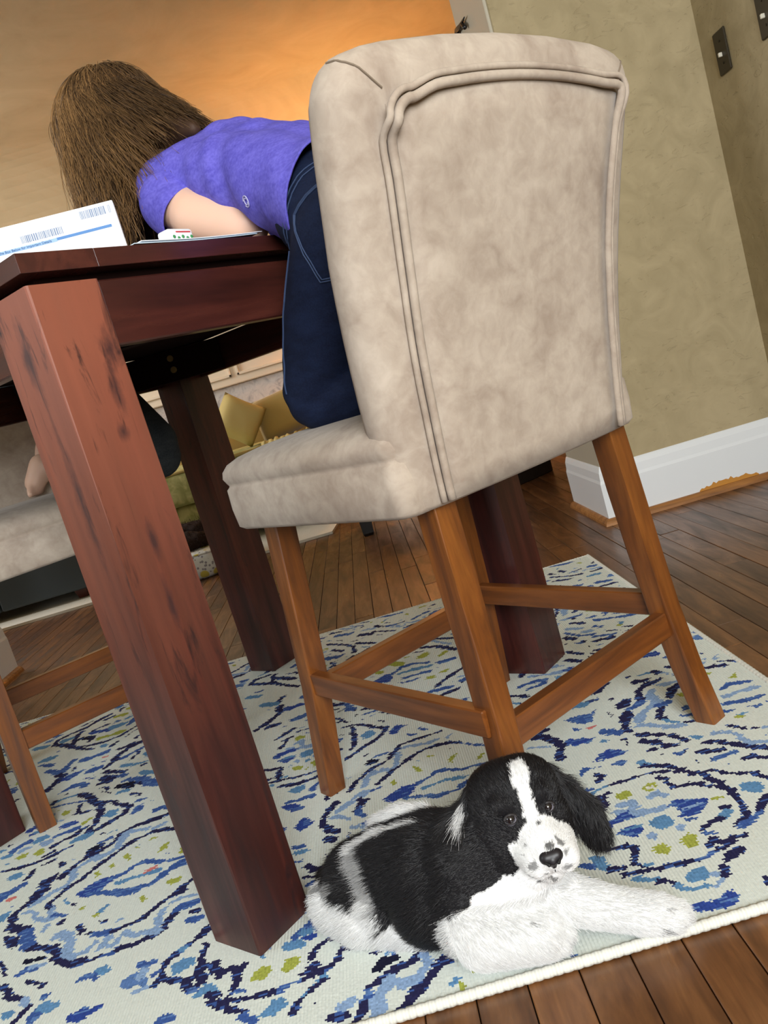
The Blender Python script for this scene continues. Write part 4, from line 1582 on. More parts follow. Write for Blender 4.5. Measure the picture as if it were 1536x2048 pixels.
# jeans
je = []
je += chain([P4(.195, -.325, .870, .102), P4(.195, -.265, .915, .090), P4(.195, -.225, .935, .084)])
je += chain([P4(.150, -.325, .865, .088), P4(.152, -.255, .910, .080)])
je += chain([P4(.240, -.325, .865, .088), P4(.240, -.255, .915, .080)])
for sx, kn, an in ((-1, (.122, -.150, .664), (.205, -.325, .652)), (1, (.33, -.135, .664), (.30, -.318, .648))):
    hs = .195 + sx * .055
    je += chain([P4(hs, -.315, .860, .086), P4((hs + kn[0]) / 2 - .004, (-.315 + kn[1]) / 2 + .004, .765, .073), P4(kn[0], kn[1], .676, .058)])
    je += chain([P4(kn[0], kn[1], .666, .057), P4((kn[0] + an[0]) / 2, (kn[1] + an[1]) / 2, .660, .054), P4(*an, .043)])
je_me = blob('jeans', je, 0.0048, 7)
cut(je_me, S(.195, -.215, .94), S(0, .9, 0) - S(0, 0, 0) + Vector((0, 0, .42)), 0.16)


def knee_folds(co):
    q = co - np.array(S(.13, -.16, .69))
    k = np.maximum(0, 1 - np.linalg.norm(q, axis=1) / 0.10)
    return 0.0035 * k * np.sin(q[:, 2] * 160 + (q @ np.array(SF)) * 90)


push(je_me, knee_folds)
jeans = clothes('jeans', je_me, mat_denim, girl)


# back pocket and seat seams (surface curves in thread)
pk = [S(.085, -.295, .890), S(.130, -.395, .925), S(.120, -.41, .825), S(.085, -.365, .795), S(.065, -.310, .805), S(.085, -.295, .890)]
for off in (0.0, 0.006):
    c = sum(pk[:-1], Vector()) / 5
    loop = dense([p + (c - p) * off * 12 for p in pk], 9)
    bm = bmesh.new(); tube(bm, on_surface(je_me, loop), 0.0011, 5); fin('pocket_stitching', bm, mat_stitch, jeans)
ys = dense([S(.095, -.24, .88), S(.10, -.30, .945), S(.15, -.37, .965)], 12)
for dz in (0.0, -0.014):
    bm = bmesh.new(); tube(bm, on_surface(je_me, [p + Vector((0, 0, dz)) for p in ys]), 0.0010, 5); fin('seam', bm, mat_stitch, jeans)
sd = dense([S(.085, -.245, .86), S(.070, -.215, .80), S(.062, -.165, .73), S(.064, -.145, .68)], 12)
bm = bmesh.new(); tube(bm, on_surface(je_me, sd), 0.0012, 5); fin('seam', bm, mat_stitch, jeans)
# the small pale emblem on the hip of the shirt: two interlocking arcs
em_c = on_surface(sh_me, [S(.075, -.165, .955)], 0.0015)[0]
lg = []
nn = (em_c - S(.195, -.165, .935)).normalized(); e1 = nn.cross(Vector((0, 0, 1))).normalized(); e2 = e1.cross(nn)
for r0, a0, a1 in ((.0085, 20, 330), (.0050, 200, 500)):
    pts = [em_c + e1 * r0 * cos(radians(a0 + (a1 - a0) * k / 20)) * 0.85 + e2 * r0 * sin(radians(a0 + (a1 - a0) * k / 20)) for k in range(21)]
    lg.append(on_surface(sh_me, pts, 0.0016))
bm = bmesh.new()
for p in lg: tube(bm, p, 0.0009, 5)
fin('emblem', bm, newmat('silver print', srgb(176, 174, 208), 0.4), shirt)

# hair: a full under-volume and strands that fall from the crown
HC = S(.15, .297, 1.240)
hv = chain([tuple(HC + Vector((0, 0, .006))) + (.090,), tuple(S(.15, .27, 1.230)) + (.088,)])
hv += chain([tuple(S(.115, .325, 1.225)) + (.058,), tuple(S(.12, .345, 1.16)) + (.042,), tuple(S(.13, .35, 1.08)) + (.024,)])
hv += chain([tuple(S(.115, .275, 1.215)) + (.058,), tuple(S(.105, .255, 1.14)) + (.042,), tuple(S(.11, .25, 1.07)) + (.02,)])
hv += chain([tuple(S(.15, .22, 1.222)) + (.062,), tuple(S(.16, .12, 1.172)) + (.036,), tuple(S(.17, .06, 1.145)) + (.014,)])
hv_me = blob('hair_cap', hv, 0.006, 8)
cap = link('hair_cap', hv_me, mat_scalp, girl, smooth=True)


def girl_hair(n=22000, K=18, seed=2):
    r = np.random.default_rng(seed)
    crown = np.array(HC); fwd = np.array(SF); side = np.array(SV); up = np.array([0, 0, 1.0])
    nc = 700
    caz = r.uniform(0, 2 * pi, nc)
    cth = np.where(r.random(nc) < .7, np.abs(r.normal(0, .30, nc)) + .02, r.uniform(.1, 1.15, nc))
    c = r.integers(0, nc, n)
    az = caz[c] + r.normal(0, .08, n); th = np.abs(cth[c] + r.normal(0, .05, n)) + .01
    R = .1035 + r.normal(0, .003, n) + .0035 * np.sin(c * 2.3)
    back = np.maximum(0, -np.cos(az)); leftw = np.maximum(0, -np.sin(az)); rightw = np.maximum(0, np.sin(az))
    L = .285 + r.normal(0, .025, n) + .05 * leftw - .095 * back ** 2 + r.normal(0, .02, nc)[c]
    step = L / (K - 1)
    swirl = r.normal(0, .10, n) + r.normal(0, .18, nc)[c]
    dirh = fwd[None] * np.cos(az)[:, None] + side[None] * np.sin(az)[:, None]
    perp = np.cross(np.tile(up, (n, 1)), dirh)
    pts = np.empty((n, K, 3)); p = np.zeros((n, 3))
    fly = np.where(r.random(n) < .05, r.normal(0, .022, n), 0.0)
    for k in range(K):
        on = th < 1.66 - .50 * back
        if k == 0:
            on[:] = True
        d = dirh * np.cos(swirl * th)[:, None] + perp * np.sin(swirl * th)[:, None]
        q = crown + R[:, None] * (d * np.sin(th)[:, None] + up * (np.cos(th) * .98)[:, None])
        t = k / K
        hang = up * -1.0 + dirh * (.05 - .20 * t) + fwd * .05
        vb = -fwd * (.70 * back)[:, None] + (up[None] * (-.62 - .9 * (1 - back))[:, None]) + side * (.12 * np.sin(az))[:, None] + dirh * .1
        v = np.where((back > .3)[:, None], vb, hang)
        v /= np.linalg.norm(v, axis=1)[:, None]
        p = np.where(on[:, None], q, p + v * step[:, None])
        th = np.where(on, th + step / R, th)
        wv = (.0075 * np.sin(k * .62 + c * 1.7) + .004 * np.sin(k * 1.1 + c * .7)) * (k / K) + fly * (k / K) ** 1.5
        pts[:, k] = p + side * wv[:, None] + fwd * (wv * .6)[:, None] + r.normal(0, .0004, (n, 3))
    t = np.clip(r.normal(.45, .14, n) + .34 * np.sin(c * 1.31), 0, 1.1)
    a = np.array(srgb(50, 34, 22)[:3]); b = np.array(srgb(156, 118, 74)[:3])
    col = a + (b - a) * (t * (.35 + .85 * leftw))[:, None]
    return pts, np.linspace(.00048, .00024, K)[None, :], np.clip(col, 0, 1)


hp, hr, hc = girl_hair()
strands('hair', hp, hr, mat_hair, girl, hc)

# ---- second person on the left stool, across the table: teal shirt, dark jeans, bare foot
def T4(u, w, z, r): return tuple(Tt(u, w, z)) + (r,)
kid = chain([T4(.53, .94, .93, .08), T4(.56, .85, .98, .08), T4(.60, .72, 1.03, .082), T4(.63, .69, 1.07, .05), T4(.645, .64, 1.12, .04), T4(.66, .60, 1.18, .06)])
kid += chain([T4(.665, .585, 1.205, .082), T4(.67, .545, 1.17, .062)])
kid += chain([T4(.67, .485, 1.165, .011), T4(.67, .48, 1.155, .012)])
for hu, kn, an in ((.54, (.580, .672, .648), (.60, 1.03, .738)), (.50, (.50, .74, .66), (.56, .94, .66))):
    kid += chain([T4(hu, .93, .91, .066), T4((hu + kn[0]) / 2, (.93 + kn[1]) / 2 - .02, .79, .054), T4(*kn, .042)])
    kid += chain([T4(*kn, .042), T4((kn[0] + an[0]) / 2, (kn[1] + an[1]) / 2, (kn[2] + an[2]) / 2, .038), T4(an[0], an[1], an[2], .030)])
    kid += chain([T4(an[0] - .02, an[1] + .05, an[2] + .005, .032), T4(an[0] - .06, an[1] + .07, .69, .030), T4(an[0] - .085, an[1] + .080, .656, .025)])
    for j in range(5):
        kid += chain([T4(an[0] - .108 + .0105 * j, an[1] + .082 + .006 * (j - 2), .646, .0095), T4(an[0] - .116 + .0105 * j, an[1] + .074 + .006 * (j - 2), .633, .0085)])
for A in ([T4(.675, .59, 1.068, .038), T4(.70, .56, 1.01, .034), T4(.73, .55, .945, .028), T4(.66, .50, .940, .025), T4(.57, .47, .938, .019)],
          [T4(.50, .72, 1.05, .042), T4(.47, .64, .99, .034), T4(.46, .60, .945, .028), T4(.50, .52, .940, .025), T4(.53, .46, .938, .019)]):
    kid += chain(A)
    e = Vector(A[4][:3]); d = (e - Vector(A[3][:3])).normalized(); sdv = d.cross(Vector((0, 0, 1))).normalized()
    palm = e + d * .03
    kid += [(tuple(e), tuple(palm), .017, .015), (tuple(e + sdv * .01), tuple(palm + sdv * .012), .013, .011), (tuple(e - sdv * .01), tuple(palm - sdv * .012), .013, .011)]
    for o_, L_ in ((-.019, .04), (-.006, .048), (.006, .045), (.018, .036)):
        a0 = palm + sdv * o_; a1 = a0 + d * L_ * .55; a2 = a1 + d * L_ * .45 + Vector((0, 0, -.008))
        kid += chain([tuple(a0) + (.0075,), tuple(a1) + (.0068,), tuple(a2) + (.006,)])
    th0 = e - sdv * .014 + d * .006; th1 = th0 - sdv * .018 + d * .018
    kid += chain([tuple(th0) + (.009,), tuple(th1) + (.007,)])
kid_me = blob('person', kid, 0.0055, 5)
kid_o = link('person', kid_me, mat_skin, None, smooth=True)
tag(kid_o, 'barefoot person in teal shirt and black jeans, mostly hidden behind the near table leg', 'person')
ks = chain([T4(.53, .92, .95, .092), T4(.56, .85, .985, .090), T4(.60, .73, 1.035, .092), T4(.63, .69, 1.06, .07)])
ks += chain([T4(.66, .63, 1.065, .062), T4(.675, .575, 1.075, .055), T4(.70, .56, 1.02, .050)]) + chain([T4(.55, .74, 1.05, .058), T4(.50, .71, 1.04, .052), T4(.475, .65, 1.0, .048)])
ks_me = blob('tee_shirt', ks, 0.006, 6)
clothes('tee_shirt', ks_me, mat_teal, kid_o)
kj = chain([T4(.53, .95, .92, .088), T4(.54, .92, .94, .085)])
for hu, kn, an in ((.54, (.580, .672, .648), (.605, .95, .72)), (.50, (.50, .74, .66), (.56, .92, .66))):
    kj += chain([T4(hu, .93, .91, .080), T4((hu + kn[0]) / 2, (.93 + kn[1]) / 2 - .03, .785, .068), T4(kn[0], kn[1], kn[2] + .02, .053)])
    kj += chain([T4(kn[0], kn[1], kn[2] - .012, .050), T4((kn[0] + an[0]) / 2, (kn[1] + an[1]) / 2, (kn[2] + an[2]) / 2, .049), T4(an[0], an[1], an[2] - .005, .040)])
kj_me = blob('jeans', kj, 0.006, 6)
clothes('jeans', kj_me, mat_dark, kid_o)
kg = chain([T4(.50, .80, .80, .05), T4(.53, .76, .785, .045)])
clothes('shirt_hem', blob('shirt_hem', kg, 0.006, 6), mat_greytee, kid_o)
kh = chain([T4(.665, .60, 1.215, .090), T4(.66, .63, 1.185, .080), T4(.65, .66, 1.13, .05)])
link('hair', blob('hair', kh, 0.007, 6), mat_scalp, kid_o, smooth=True)

# ------------------------------------------------------------------ the puppy
BK, WH = 0, 1
D = []          # (cone, colour)


def dg_(col, *pts, flat=None):
    for c in chain(pts):
        D.append((c + ((flat,) if flat else ()), col))


# trunk
dg_(BK, (-.158, .985, .060, .050), (-.110, .958, .074, .058), (-.060, .925, .084, .066), (-.012, .898, .088, .062))
dg_(BK, (-.172, .992, .048, .042), (-.140, .978, .048, .046))
dg_(BK, (-.075, .905, .058, .050), (-.020, .880, .062, .048))
# rump and near thigh, folded hind leg
dg_(BK, (-.165, .970, .058, .046), (-.135, .946, .052, .044))
dg_(WH, (-.196, .978, .042, .036), (-.165, .948, .037, .037), (-.130, .930, .030, .029))
dg_(WH, (-.140, .930, .026, .025), (-.105, .908, .022, .019), (-.090, .897, .019, .014))
dg_(WH, (-.088, .899, .017, .011), (-.079, .890, .0165, .0095))
# tail, behind, short
dg_(BK, (-.200, 1.025, .045, .018), (-.216, 1.058, .030, .012), (-.222, 1.082, .024, .008))
dg_(WH, (-.118, 1.000, .116, .013), (-.088, .986, .128, .014), (-.055, .968, .134, .009))
# neck, throat, chest
dg_(BK, (-.022, .894, .100, .056), (.018, .890, .130, .048), (.040, .886, .150, .044))
dg_(WH, (-.004, .866, .066, .042), (.030, .860, .078, .036), (.045, .850, .096, .026))
dg_(WH, (-.005, .862, .045, .036), (.040, .862, .048, .034))
# skull: broad and domed
dg_(BK, (.040, .886, .166, .045), (.064, .886, .167, .044))
dg_(BK, (.050, .874, .150, .044), (.056, .872, .150, .044))
dg_(BK, (.022, .864, .148, .025), (.030, .860, .124, .028))
dg_(BK, (.083, .864, .150, .024), (.082, .860, .128, .025))
dg_(BK, (.029, .849, .181, .0115), (.040, .845, .179, .009))
dg_(BK, (.080, .852, .181, .0110), (.070, .847, .180, .0085))
# muzzle, flews, chin
dg_(WH, (.060, .852, .148, .0255), (.065, .826, .140, .0225), (.067, .810, .1345, .0180))
dg_(WH, (.047, .840, .130, .019), (.053, .815, .125, .0168))
dg_(WH, (.083, .838, .131, .019), (.082, .813, .126, .0168))
dg_(WH, (.060, .845, .112, .024), (.065, .822, .110, .0160))
# ears
dg_(BK, (.006, .892, .172, .014), (-.010, .886, .146, .022), (-.014, .874, .112, .026), (-.008, .864, .088, .020), flat=((0.75, -0.66, 0.0), 0.5))
dg_(BK, (.090, .890, .176, .014), (.108, .886, .155, .019), (.124, .880, .128, .023), (.130, .876, .104, .019), flat=((0.75, 0.66, 0.0), 0.5))
# front legs: the near one folded with its big paw forward, the other stretched out
dg_(BK, (-.034, .880, .075, .046), (-.028, .870, .055, .040))
dg_(WH, (-.034, .852, .048, .038), (-.026, .842, .042, .036), (.010, .832, .040, .032), (.034, .828, .037, .030))
dg_(WH, (-.030, .840, .030, .025), (.016, .828, .027, .022), (.038, .824, .029, .023))
dg_(WH, (.044, .832, .041, .020), (.050, .826, .031, .019))
dg_(WH, (.048, .862, .060, .032), (.082, .848, .046, .027), (.118, .832, .036, .0225), (.146, .820, .030, .0215))
dg_(WH, (.146, .820, .029, .0225), (.164, .814, .026, .0215))
for (x, y, r) in ((.181, .826, .0110), (.188, .817, .0115), (.186, .807, .0115), (.176, .800, .0108)):
    dg_(WH, (x - .018, y + .006, .027, r), (x, y, .0205, r * .95))
for (x, y, z, r) in ((.054, .842, .036, .011), (.061, .834, .033, .0122), (.061, .823, .028, .012), (.052, .814, .023, .011)):
    dg_(WH, (x - .018, y + .004, z + .005, r), (x, y, z, r * .95))

DOG0 = Vector((-0.02, 0.92, 0.008))
dog_me = blob('puppy', [c for c, k in D], 0.0029, 7, 0.55)
# keep every paw and the belly on the rug, none below it
for v in dog_me.vertices:
    if v.co.z < 0.0088:
        v.co.z = 0.0088
P = verts_np(dog_me).astype(float)
dist = np.stack([seg_dist(P, c) for c, k in D])
kk = np.array([k for c, k in D])
dB = dist[kk == BK].min(0); dW = dist[kk == WH].min(0)
nrm = np.empty(len(P) * 3, np.float32); dog_me.vertices.foreach_get('normal', nrm); nrm = nrm.reshape(-1, 3).astype(float)


def pn(p, s, seed=0.0):
    return noise.noise(Vector((p[0] * s + seed, p[1] * s, p[2] * s)))


white = np.zeros(len(P))
for i in range(len(P)):
    white[i] = 1.0 if dW[i] - dB[i] + 0.004 * pn(P[i], 60) < 0.0 else 0.0


def seg(p, a, b):
    a = np.array(a); b = np.array(b); d = b - a
    t = np.clip((p - a) @ d / (d @ d), 0, 1)
    return np.linalg.norm(p - a - t[:, None] * d, axis=1), t


# painted markings: (kind, polyline, half width); value 1 = white, 0 = black, between = ticked grey
MARKS = [
    (1.0, [(.0654, .8748, .2089), (.0656, .8659, .2052)], .0085), (1.0, [(.0656, .8659, .2052), (.0626, .855, .1973)], .0105), (1.0, [(.0626, .855, .1973), (.0621, .8457, .1864)], .0080),
    (1.0, [(.0621, .8457, .1864), (.062, .8334, .1741)], .0062), (1.0, [(.062, .8334, .1741), (.0631, .8288, .1654)], .0085),
    (0.9, [(-.008, .8843, .1744), (-.0115, .8775, .1677), (-.017, .8709, .160)], .0055),
    (0.45, [(-.1573, .955, .1119), (-.155, .9358, .1036), (-.151, .9213, .0904), (-.1517, .9117, .0722)], .013),
    (0.85, [(-.1602, .9722, .1131), (-.1327, .9637, .1261)], .0095), (0.85, [(-.1327, .9637, .1261), (-.1069, .9514, .1353)], .0075), (0.85, [(-.1069, .9514, .1353), (-.0654, .9222, .1488)], .0035),
    (0.0, [(-.172, .945, .098), (-.176, .932, .080)], .0075),
    (0.35, [(-.2183, .9736, .0692), (-.206, .960, .078), (-.196, .948, .084)], .008),
    (1.0, [(-.2213, .959, .0577), (-.2062, .9469, .0600), (-.1912, .9286, .0549)], .016), (1.0, [(-.1912, .9286, .0549), (-.1694, .9145, .0480), (-.1512, .9064, .050)], .014), (0.9, [(-.1574, .9132, .0694)], .010),
    (0.10, [(.0661, .8251, .1634)], .0022), (0.12, [(.045, .8179, .1454)], .0018), (0.2, [(.041, .815, .1381)], .0015), (0.3, [(.0487, .8003, .1309)], .004), (0.2, [(.050, .824, .0974)], .003), (0.25, [(.0411, .806, .1187)], .0022),
    (0.25, [(.0816, .8081, .145)], .0045), (0.3, [(.079, .8102, .1493)], .0032), (0.3, [(.0832, .800, .1371)], .0035), (0.4, [(.0801, .7971, .1228)], .0036), (0.15, [(.0692, .8007, .1489)], .0050), (0.3, [(.0446, .8022, .1301)], .0042), (0.3, [(.0845, .7973, .1228)], .0026), (0.4, [(.0587, .7997, .1203)], .0030), (0.25, [(.060, .806, .112), (.066, .808, .105)], .0024),
    (0.35, [(.0279, .8105, .0615)], .0026), (0.15, [(.1629, .7942, .0189)], .0040), (0.4, [(.1725, .7995, .0384)], .0026),
]
for val, line, w in MARKS:
    line = [tuple(q) for q in line]
    if len(line) == 1:
        d = np.linalg.norm(P - np.array(line[0]), axis=1)
    else:
        d = np.min([seg(P, a, b)[0] for a, b in zip(line, line[1:])], axis=0)
    nn_ = np.array([pn(q, 70, 3.1) for q in P[d < w * 2.2]]) if (d < w * 2.2).any() else np.zeros(0)
    sel = np.where(d < w * 2.2)[0]
    for i, q in zip(sel, nn_):
        if d[i] < w * (1 + 0.35 * q):
            white[i] = val
cb = np.array(srgb(15, 14, 17)[:3]); cw = np.array(srgb(226, 226, 225)[:3])
vc = cb + (cw - cb) * white[:, None]
at = dog_me.attributes.new('coat', 'FLOAT_COLOR', 'POINT')
at.data.foreach_set('color', np.hstack([vc, np.ones((len(P), 1))]).astype(np.float32).ravel())
mat_coat = newmat('puppy coat skin', srgb(30, 28, 30), 0.75, 0.2)
_a = nd(mat_coat, 'ShaderNodeAttribute', attribute_name='coat'); lk(mat_coat, _a.outputs['Color'], bsdf(mat_coat).inputs['Base Color'])
dog = link('puppy', dog_me, mat_coat, None, smooth=True)
tag(dog, 'black and white spaniel puppy lying on the rug, looking up at the viewer', 'dog')

# fur
mat_fur = newmat('puppy fur', srgb(30, 28, 30), 0.36, 0.5)
_a = nd(mat_fur, 'ShaderNodeAttribute', attribute_name='strand_color'); lk(mat_fur, _a.outputs['Color'], bsdf(mat_fur).inputs['Base Color'])


def dog_fur(n, K=5, seed=11):
    r = np.random.default_rng(seed)
    dog_me.calc_loop_triangles()
    T = np.empty(len(dog_me.loop_triangles) * 3, np.int32); dog_me.loop_triangles.foreach_get('vertices', T); T = T.reshape(-1, 3)
    A, B, C = P[T[:, 0]], P[T[:, 1]], P[T[:, 2]]
    ar = np.linalg.norm(np.cross(B - A, C - A), axis=1)
    ar[(A[:, 2] < 0.0095)] = 0
    ti = r.choice(len(T), n, p=ar / ar.sum())
    u = r.random(n); v = r.random(n); f = u + v > 1; u[f] = 1 - u[f]; v[f] = 1 - v[f]
    w0 = (1 - u - v)[:, None]; u_ = u[:, None]; v_ = v[:, None]
    root = A[ti] * w0 + B[ti] * u_ + C[ti] * v_
    nr = nrm[T[ti, 0]] * w0 + nrm[T[ti, 1]] * u_ + nrm[T[ti, 2]] * v_
    nr /= np.linalg.norm(nr, axis=1)[:, None] + 1e-9
    wh = white[T[ti, r.integers(0, 3, n)]]
    # lie of the coat: backwards along the trunk and down; away from the nose on the head; along the legs to the paws
    flow = np.tile(np.array([-.80, .45, -.55]), (n, 1))
    head = (root[:, 2] > 0.088) & (root[:, 0] > 0.0) | (root[:, 1] < .845) & (root[:, 2] > .085)
    flow[head] = root[head] - np.array([.065, .80, .135]); flow[head] += np.array([0, 0, .01])
    ears = (dist[[i for i, (c, k) in enumerate(D) if len(c) > 4]].min(0))
    er = ears[T[ti, 0]] < 0.004
    flow[er] = np.array([0.0, -.1, -1.0])
    legs = (root[:, 2] < .07) & (root[:, 0] > .055)
    flow[legs] = np.array([.8, -.3, -.35])
    pawn = (root[:, 0] < .075) & (root[:, 0] > -.06) & (root[:, 1] < .862) & (root[:, 2] < .08)
    flow[pawn] = np.array([.5, -.2, -.7])
    flow /= np.linalg.norm(flow, axis=1)[:, None] + 1e-9
    tang = flow - nr * (flow * nr).sum(1)[:, None]
    tang /= np.linalg.norm(tang, axis=1)[:, None] + 1e-9
    L = np.full(n, .0125) * r.uniform(.7, 1.25, n)
    face = head & (~er)
    L[face] *= .42
    muz = (root[:, 1] < .848) & (root[:, 2] > .085)
    L[muz] *= .55
    L[er] *= 1.35
    L[legs | pawn] *= .62
    chest = (root[:, 0] > -.06) & (root[:, 0] < .06) & (root[:, 2] < .10) & (root[:, 1] > .84) & ~pawn & ~er
    L[chest] *= 1.15
    jit = r.normal(0, .22, (n, 3))
    pts = np.empty((n, K, 3))
    lift = np.where(face, .22, .34)[:, None]
    for k in range(K):
        t = k / (K - 1)
        d = nr * (lift * (1 - .55 * t)) + (tang + jit * .8) * (.55 + .45 * t)
        pts[:, k] = root + d * (L[:, None] * t)
    pts[:, :, 2] = np.maximum(pts[:, :, 2], .0086)
    c = cb + (cw - cb) * wh[:, None]
    c = c * (1 + r.normal(0, .10, (n, 1)))
    bl = (wh < .3)
    c[bl] += r.random((bl.sum(), 1)) ** 3 * np.array([.012, .011, .012])
    rad = np.linspace(.00024, .00006, K)[None, :] * np.where(wh > .5, 1.0, 1.0)[:, None]
    return pts, rad, np.clip(c, 0, 1)


fp, fr_, fc = dog_fur(130000)
strands('fur', fp, fr_, mat_fur, dog, fc)

# nose, eyes, whisker spots
mat_nose = newmat('wet black nose', srgb(30, 27, 31), 0.42, 0.4)
nx0, ny0, nz0 = .0672, .7935, .1370
nb_ = blob('nose', chain([(nx0 - .0058, ny0 + .0045, nz0 + .0018, .0072), (nx0 + .0058, ny0 + .0045, nz0 + .0022, .0072)]) + chain([(nx0, ny0 + .0035, nz0 - .001, .0082), (nx0, ny0 + .004, nz0 - .0065, .0050)]) + chain([(nx0 - .003, ny0 + .010, nz0 + .006, .0062), (nx0 + .003, ny0 + .010, nz0 + .006, .0062)]), 0.0008, 10)
link('nose', nb_, mat_nose, dog, smooth=True)
mat_nostril = newmat('nostril dark', srgb(6, 5, 6), 0.6)
for sx in (-1, 1):
    bm = bmesh.new(); cone(bm, (nx0 + sx * .0052, ny0 - .0046, nz0 - .001), (nx0 + sx * .0078, ny0 - .002, nz0 + .0008), .0020, .0013, 10)
    fin('nostril', bm, mat_nostril, dog, smooth=True)
bm = bmesh.new(); tube(bm, [(nx0, ny0 + .001, nz0 - .012), (nx0, ny0 + .0035, nz0 - .0155)], .0006, 5); fin('lip_line', bm, mat_nose, dog)

mat_sclera = newmat('eye white', srgb(120, 118, 130), 0.2)
mat_iris = newmat('dark iris', srgb(22, 18, 22), 0.06, 0.8)
mat_lid = newmat('eyelid skin', srgb(26, 22, 24), 0.6)
EYES = [(.0388, .8380, .1685), (.0824, .8461, .1652)]
for ex, ey, ez in EYES:
    e = bmesh.new(); cone(e, (ex, ey, ez), (ex, ey, ez - 1e-5), .0070, .0070, 18)
    eye = fin('eye', e, mat_sclera, dog, smooth=True)
    # the iris looks up at the viewer
    dv = (Vector((0.0, 0.0, 0.70)) - Vector((ex, ey, ez))).normalized()
    dv = (dv + Vector((-.10, 0, .22))).normalized()
    c = Vector((ex, ey, ez)) + dv * .0020
    e = bmesh.new(); cone(e, c, c + dv * 1e-5, .0060, .0060, 18); fin('iris', e, mat_iris, eye, smooth=True)
    fw = Vector((.06, -.78, .42)).normalized(); sx = fw.cross(Vector((0, 0, 1))).normalized(); uz = sx.cross(fw)
    for up, rr in ((1, .0021), (-1, .0014)):
        pts = [Vector((ex, ey, ez)) + fw * (.0050 if up > 0 else .0046) + sx * .0068 * cos(radians(a)) + uz * up * (.0048 if up > 0 else .0046) * sin(radians(a)) - fw * .0022 * abs(cos(radians(a))) for a in range(0, 181, 15)]
        e = bmesh.new(); tube(e, pts, rr, 6); fin('eyelid', e, mat_lid, dog, smooth=True)

# ------------------------------------------------------------------ living room beyond the opening
mat_cream = newmat('cream mantel paint', srgb(222, 206, 180), 0.5)
mat_marble = newmat('grey veined marble', srgb(190, 184, 178), 0.3)
_n = noise_tex(mat_marble, 9, 7, coords(mat_marble), 0.7, 2.0)
lk(mat_marble, ramp(mat_marble, _n.outputs['Fac'], [(0.35, srgb(150, 146, 146)), (0.5, srgb(196, 190, 184)), (0.7, srgb(212, 204, 194))]).outputs['Color'], bsdf(mat_marble).inputs['Base Color'])
mat_gold = newmat('gold velvet', srgb(168, 140, 76), 0.85, 0.2); bsdf(mat_gold).inputs['Sheen Weight'].default_value = 0.5
mat_gold2 = newmat('pale gold satin', srgb(196, 176, 112), 0.6, 0.3)
mat_green_c = newmat('pale green brocade', srgb(176, 176, 116), 0.8, 0.2)
_n = noise_tex(mat_green_c, 14, 4, coords(mat_green_c), 0.5, 1.0)
lk(mat_green_c, ramp(mat_green_c, _n.outputs['Fac'], [(0.4, srgb(150, 152, 96)), (0.6, srgb(192, 188, 132))]).outputs['Color'], bsdf(mat_green_c).inputs['Base Color'])
mat_creamrug = newmat('cream wool rug', srgb(208, 204, 190), 0.95, 0.1)
bump(mat_creamrug, noise_tex(mat_creamrug, 240, 2, coords(mat_creamrug)).outputs['Fac'], 0.6, 0.004)
mat_slate = newmat('slate blue leather', srgb(52, 62, 68), 0.5)
mat_blackw = newmat('black lacquered wood', srgb(18, 15, 14), 0.35)
mat_redleg = newmat('dark red wood foot', srgb(74, 30, 22), 0.4)

# fireplace on the far wall
fp_ = thing('fireplace', 'cream fireplace mantel with grey marble surround on the far wall', 'fireplace', (-0.55, 6.19, 0.0))
for x0, x1 in ((-1.12, -0.90), (0.90, 1.12)):
    bm = bmesh.new(); box(bm, x0, x1, -0.16, 0.0, 0.0, 0.98, 0.006); pil = fin('pilaster', bm, mat_cream, fp_)
    for k in range(4):
        bm = bmesh.new(); tube(bm, [(x0 + 0.04 + 0.046 * k, -0.162, 0.15), (x0 + 0.04 + 0.046 * k, -0.162, 0.80)], 0.014, 6); fin('flute', bm, mat_cream, pil)
    bm = bmesh.new(); box(bm, x0 - 0.02, x1 + 0.02, -0.19, 0.0, 0.86, 0.99, 0.012); fin('capital', bm, mat_cream, pil)
bm = bmesh.new(); box(bm, -1.14, 1.14, -0.15, 0.0, 0.90, 1.30, 0.006); fz = fin('frieze', bm, mat_cream, fp_)
for x0, x1 in ((-1.04, -0.20), (-0.16, 0.30), (0.34, 1.04)):
    bm = bmesh.new()
    for a, b, c, d in ((x0, x1, 0.955, 0.975), (x0, x1, 1.22, 1.24), (x0, x0 + 0.02, 0.955, 1.24), (x1 - 0.02, x1, 0.955, 1.24)):
        box(bm, a, b, -0.172, -0.148, c, d, 0.004)
    fin('panel_moulding', bm, mat_cream, fz)
bm = bmesh.new(); box(bm, -1.24, 1.24, -0.26, 0.0, 1.30, 1.37, 0.012, 2); fin('mantel_shelf', bm, mat_cream, fp_)
bm = bmesh.new(); box(bm, -0.90, 0.90, -0.10, 0.0, 0.66, 0.90, 0.003); box(bm, -0.90, -0.62, -0.10, 0.0, 0.0, 0.66, 0.003); box(bm, 0.62, 0.90, -0.10, 0.0, 0.0, 0.66, 0.003)
fin('marble_surround', bm, mat_marble, fp_)
bm = bmesh.new(); box(bm, -0.62, 0.62, -0.03, 0.0, 0.0, 0.66); fin('firebox', bm, newmat('sooty black', srgb(20, 18, 17), 0.95), fp_)

# cream rug of the living room
bm = bmesh.new()
rings = []
for k in range(9):
    t = k / 8.0
    rings.append([(-2.9, 4.02 + 2.0 * t, 0.001), (-0.26 + 0.05 * sin(t * 5), 4.0 + 2.0 * t, 0.001), (-0.26 + 0.05 * sin(t * 5), 4.0 + 2.0 * t, 0.014), (-2.9, 4.02 + 2.0 * t, 0.014)])
hexa(bm, rings)
tag(fin('area_rug', bm, mat_creamrug, None), 'plain cream wool rug in the living room, beyond the opening', 'rug')


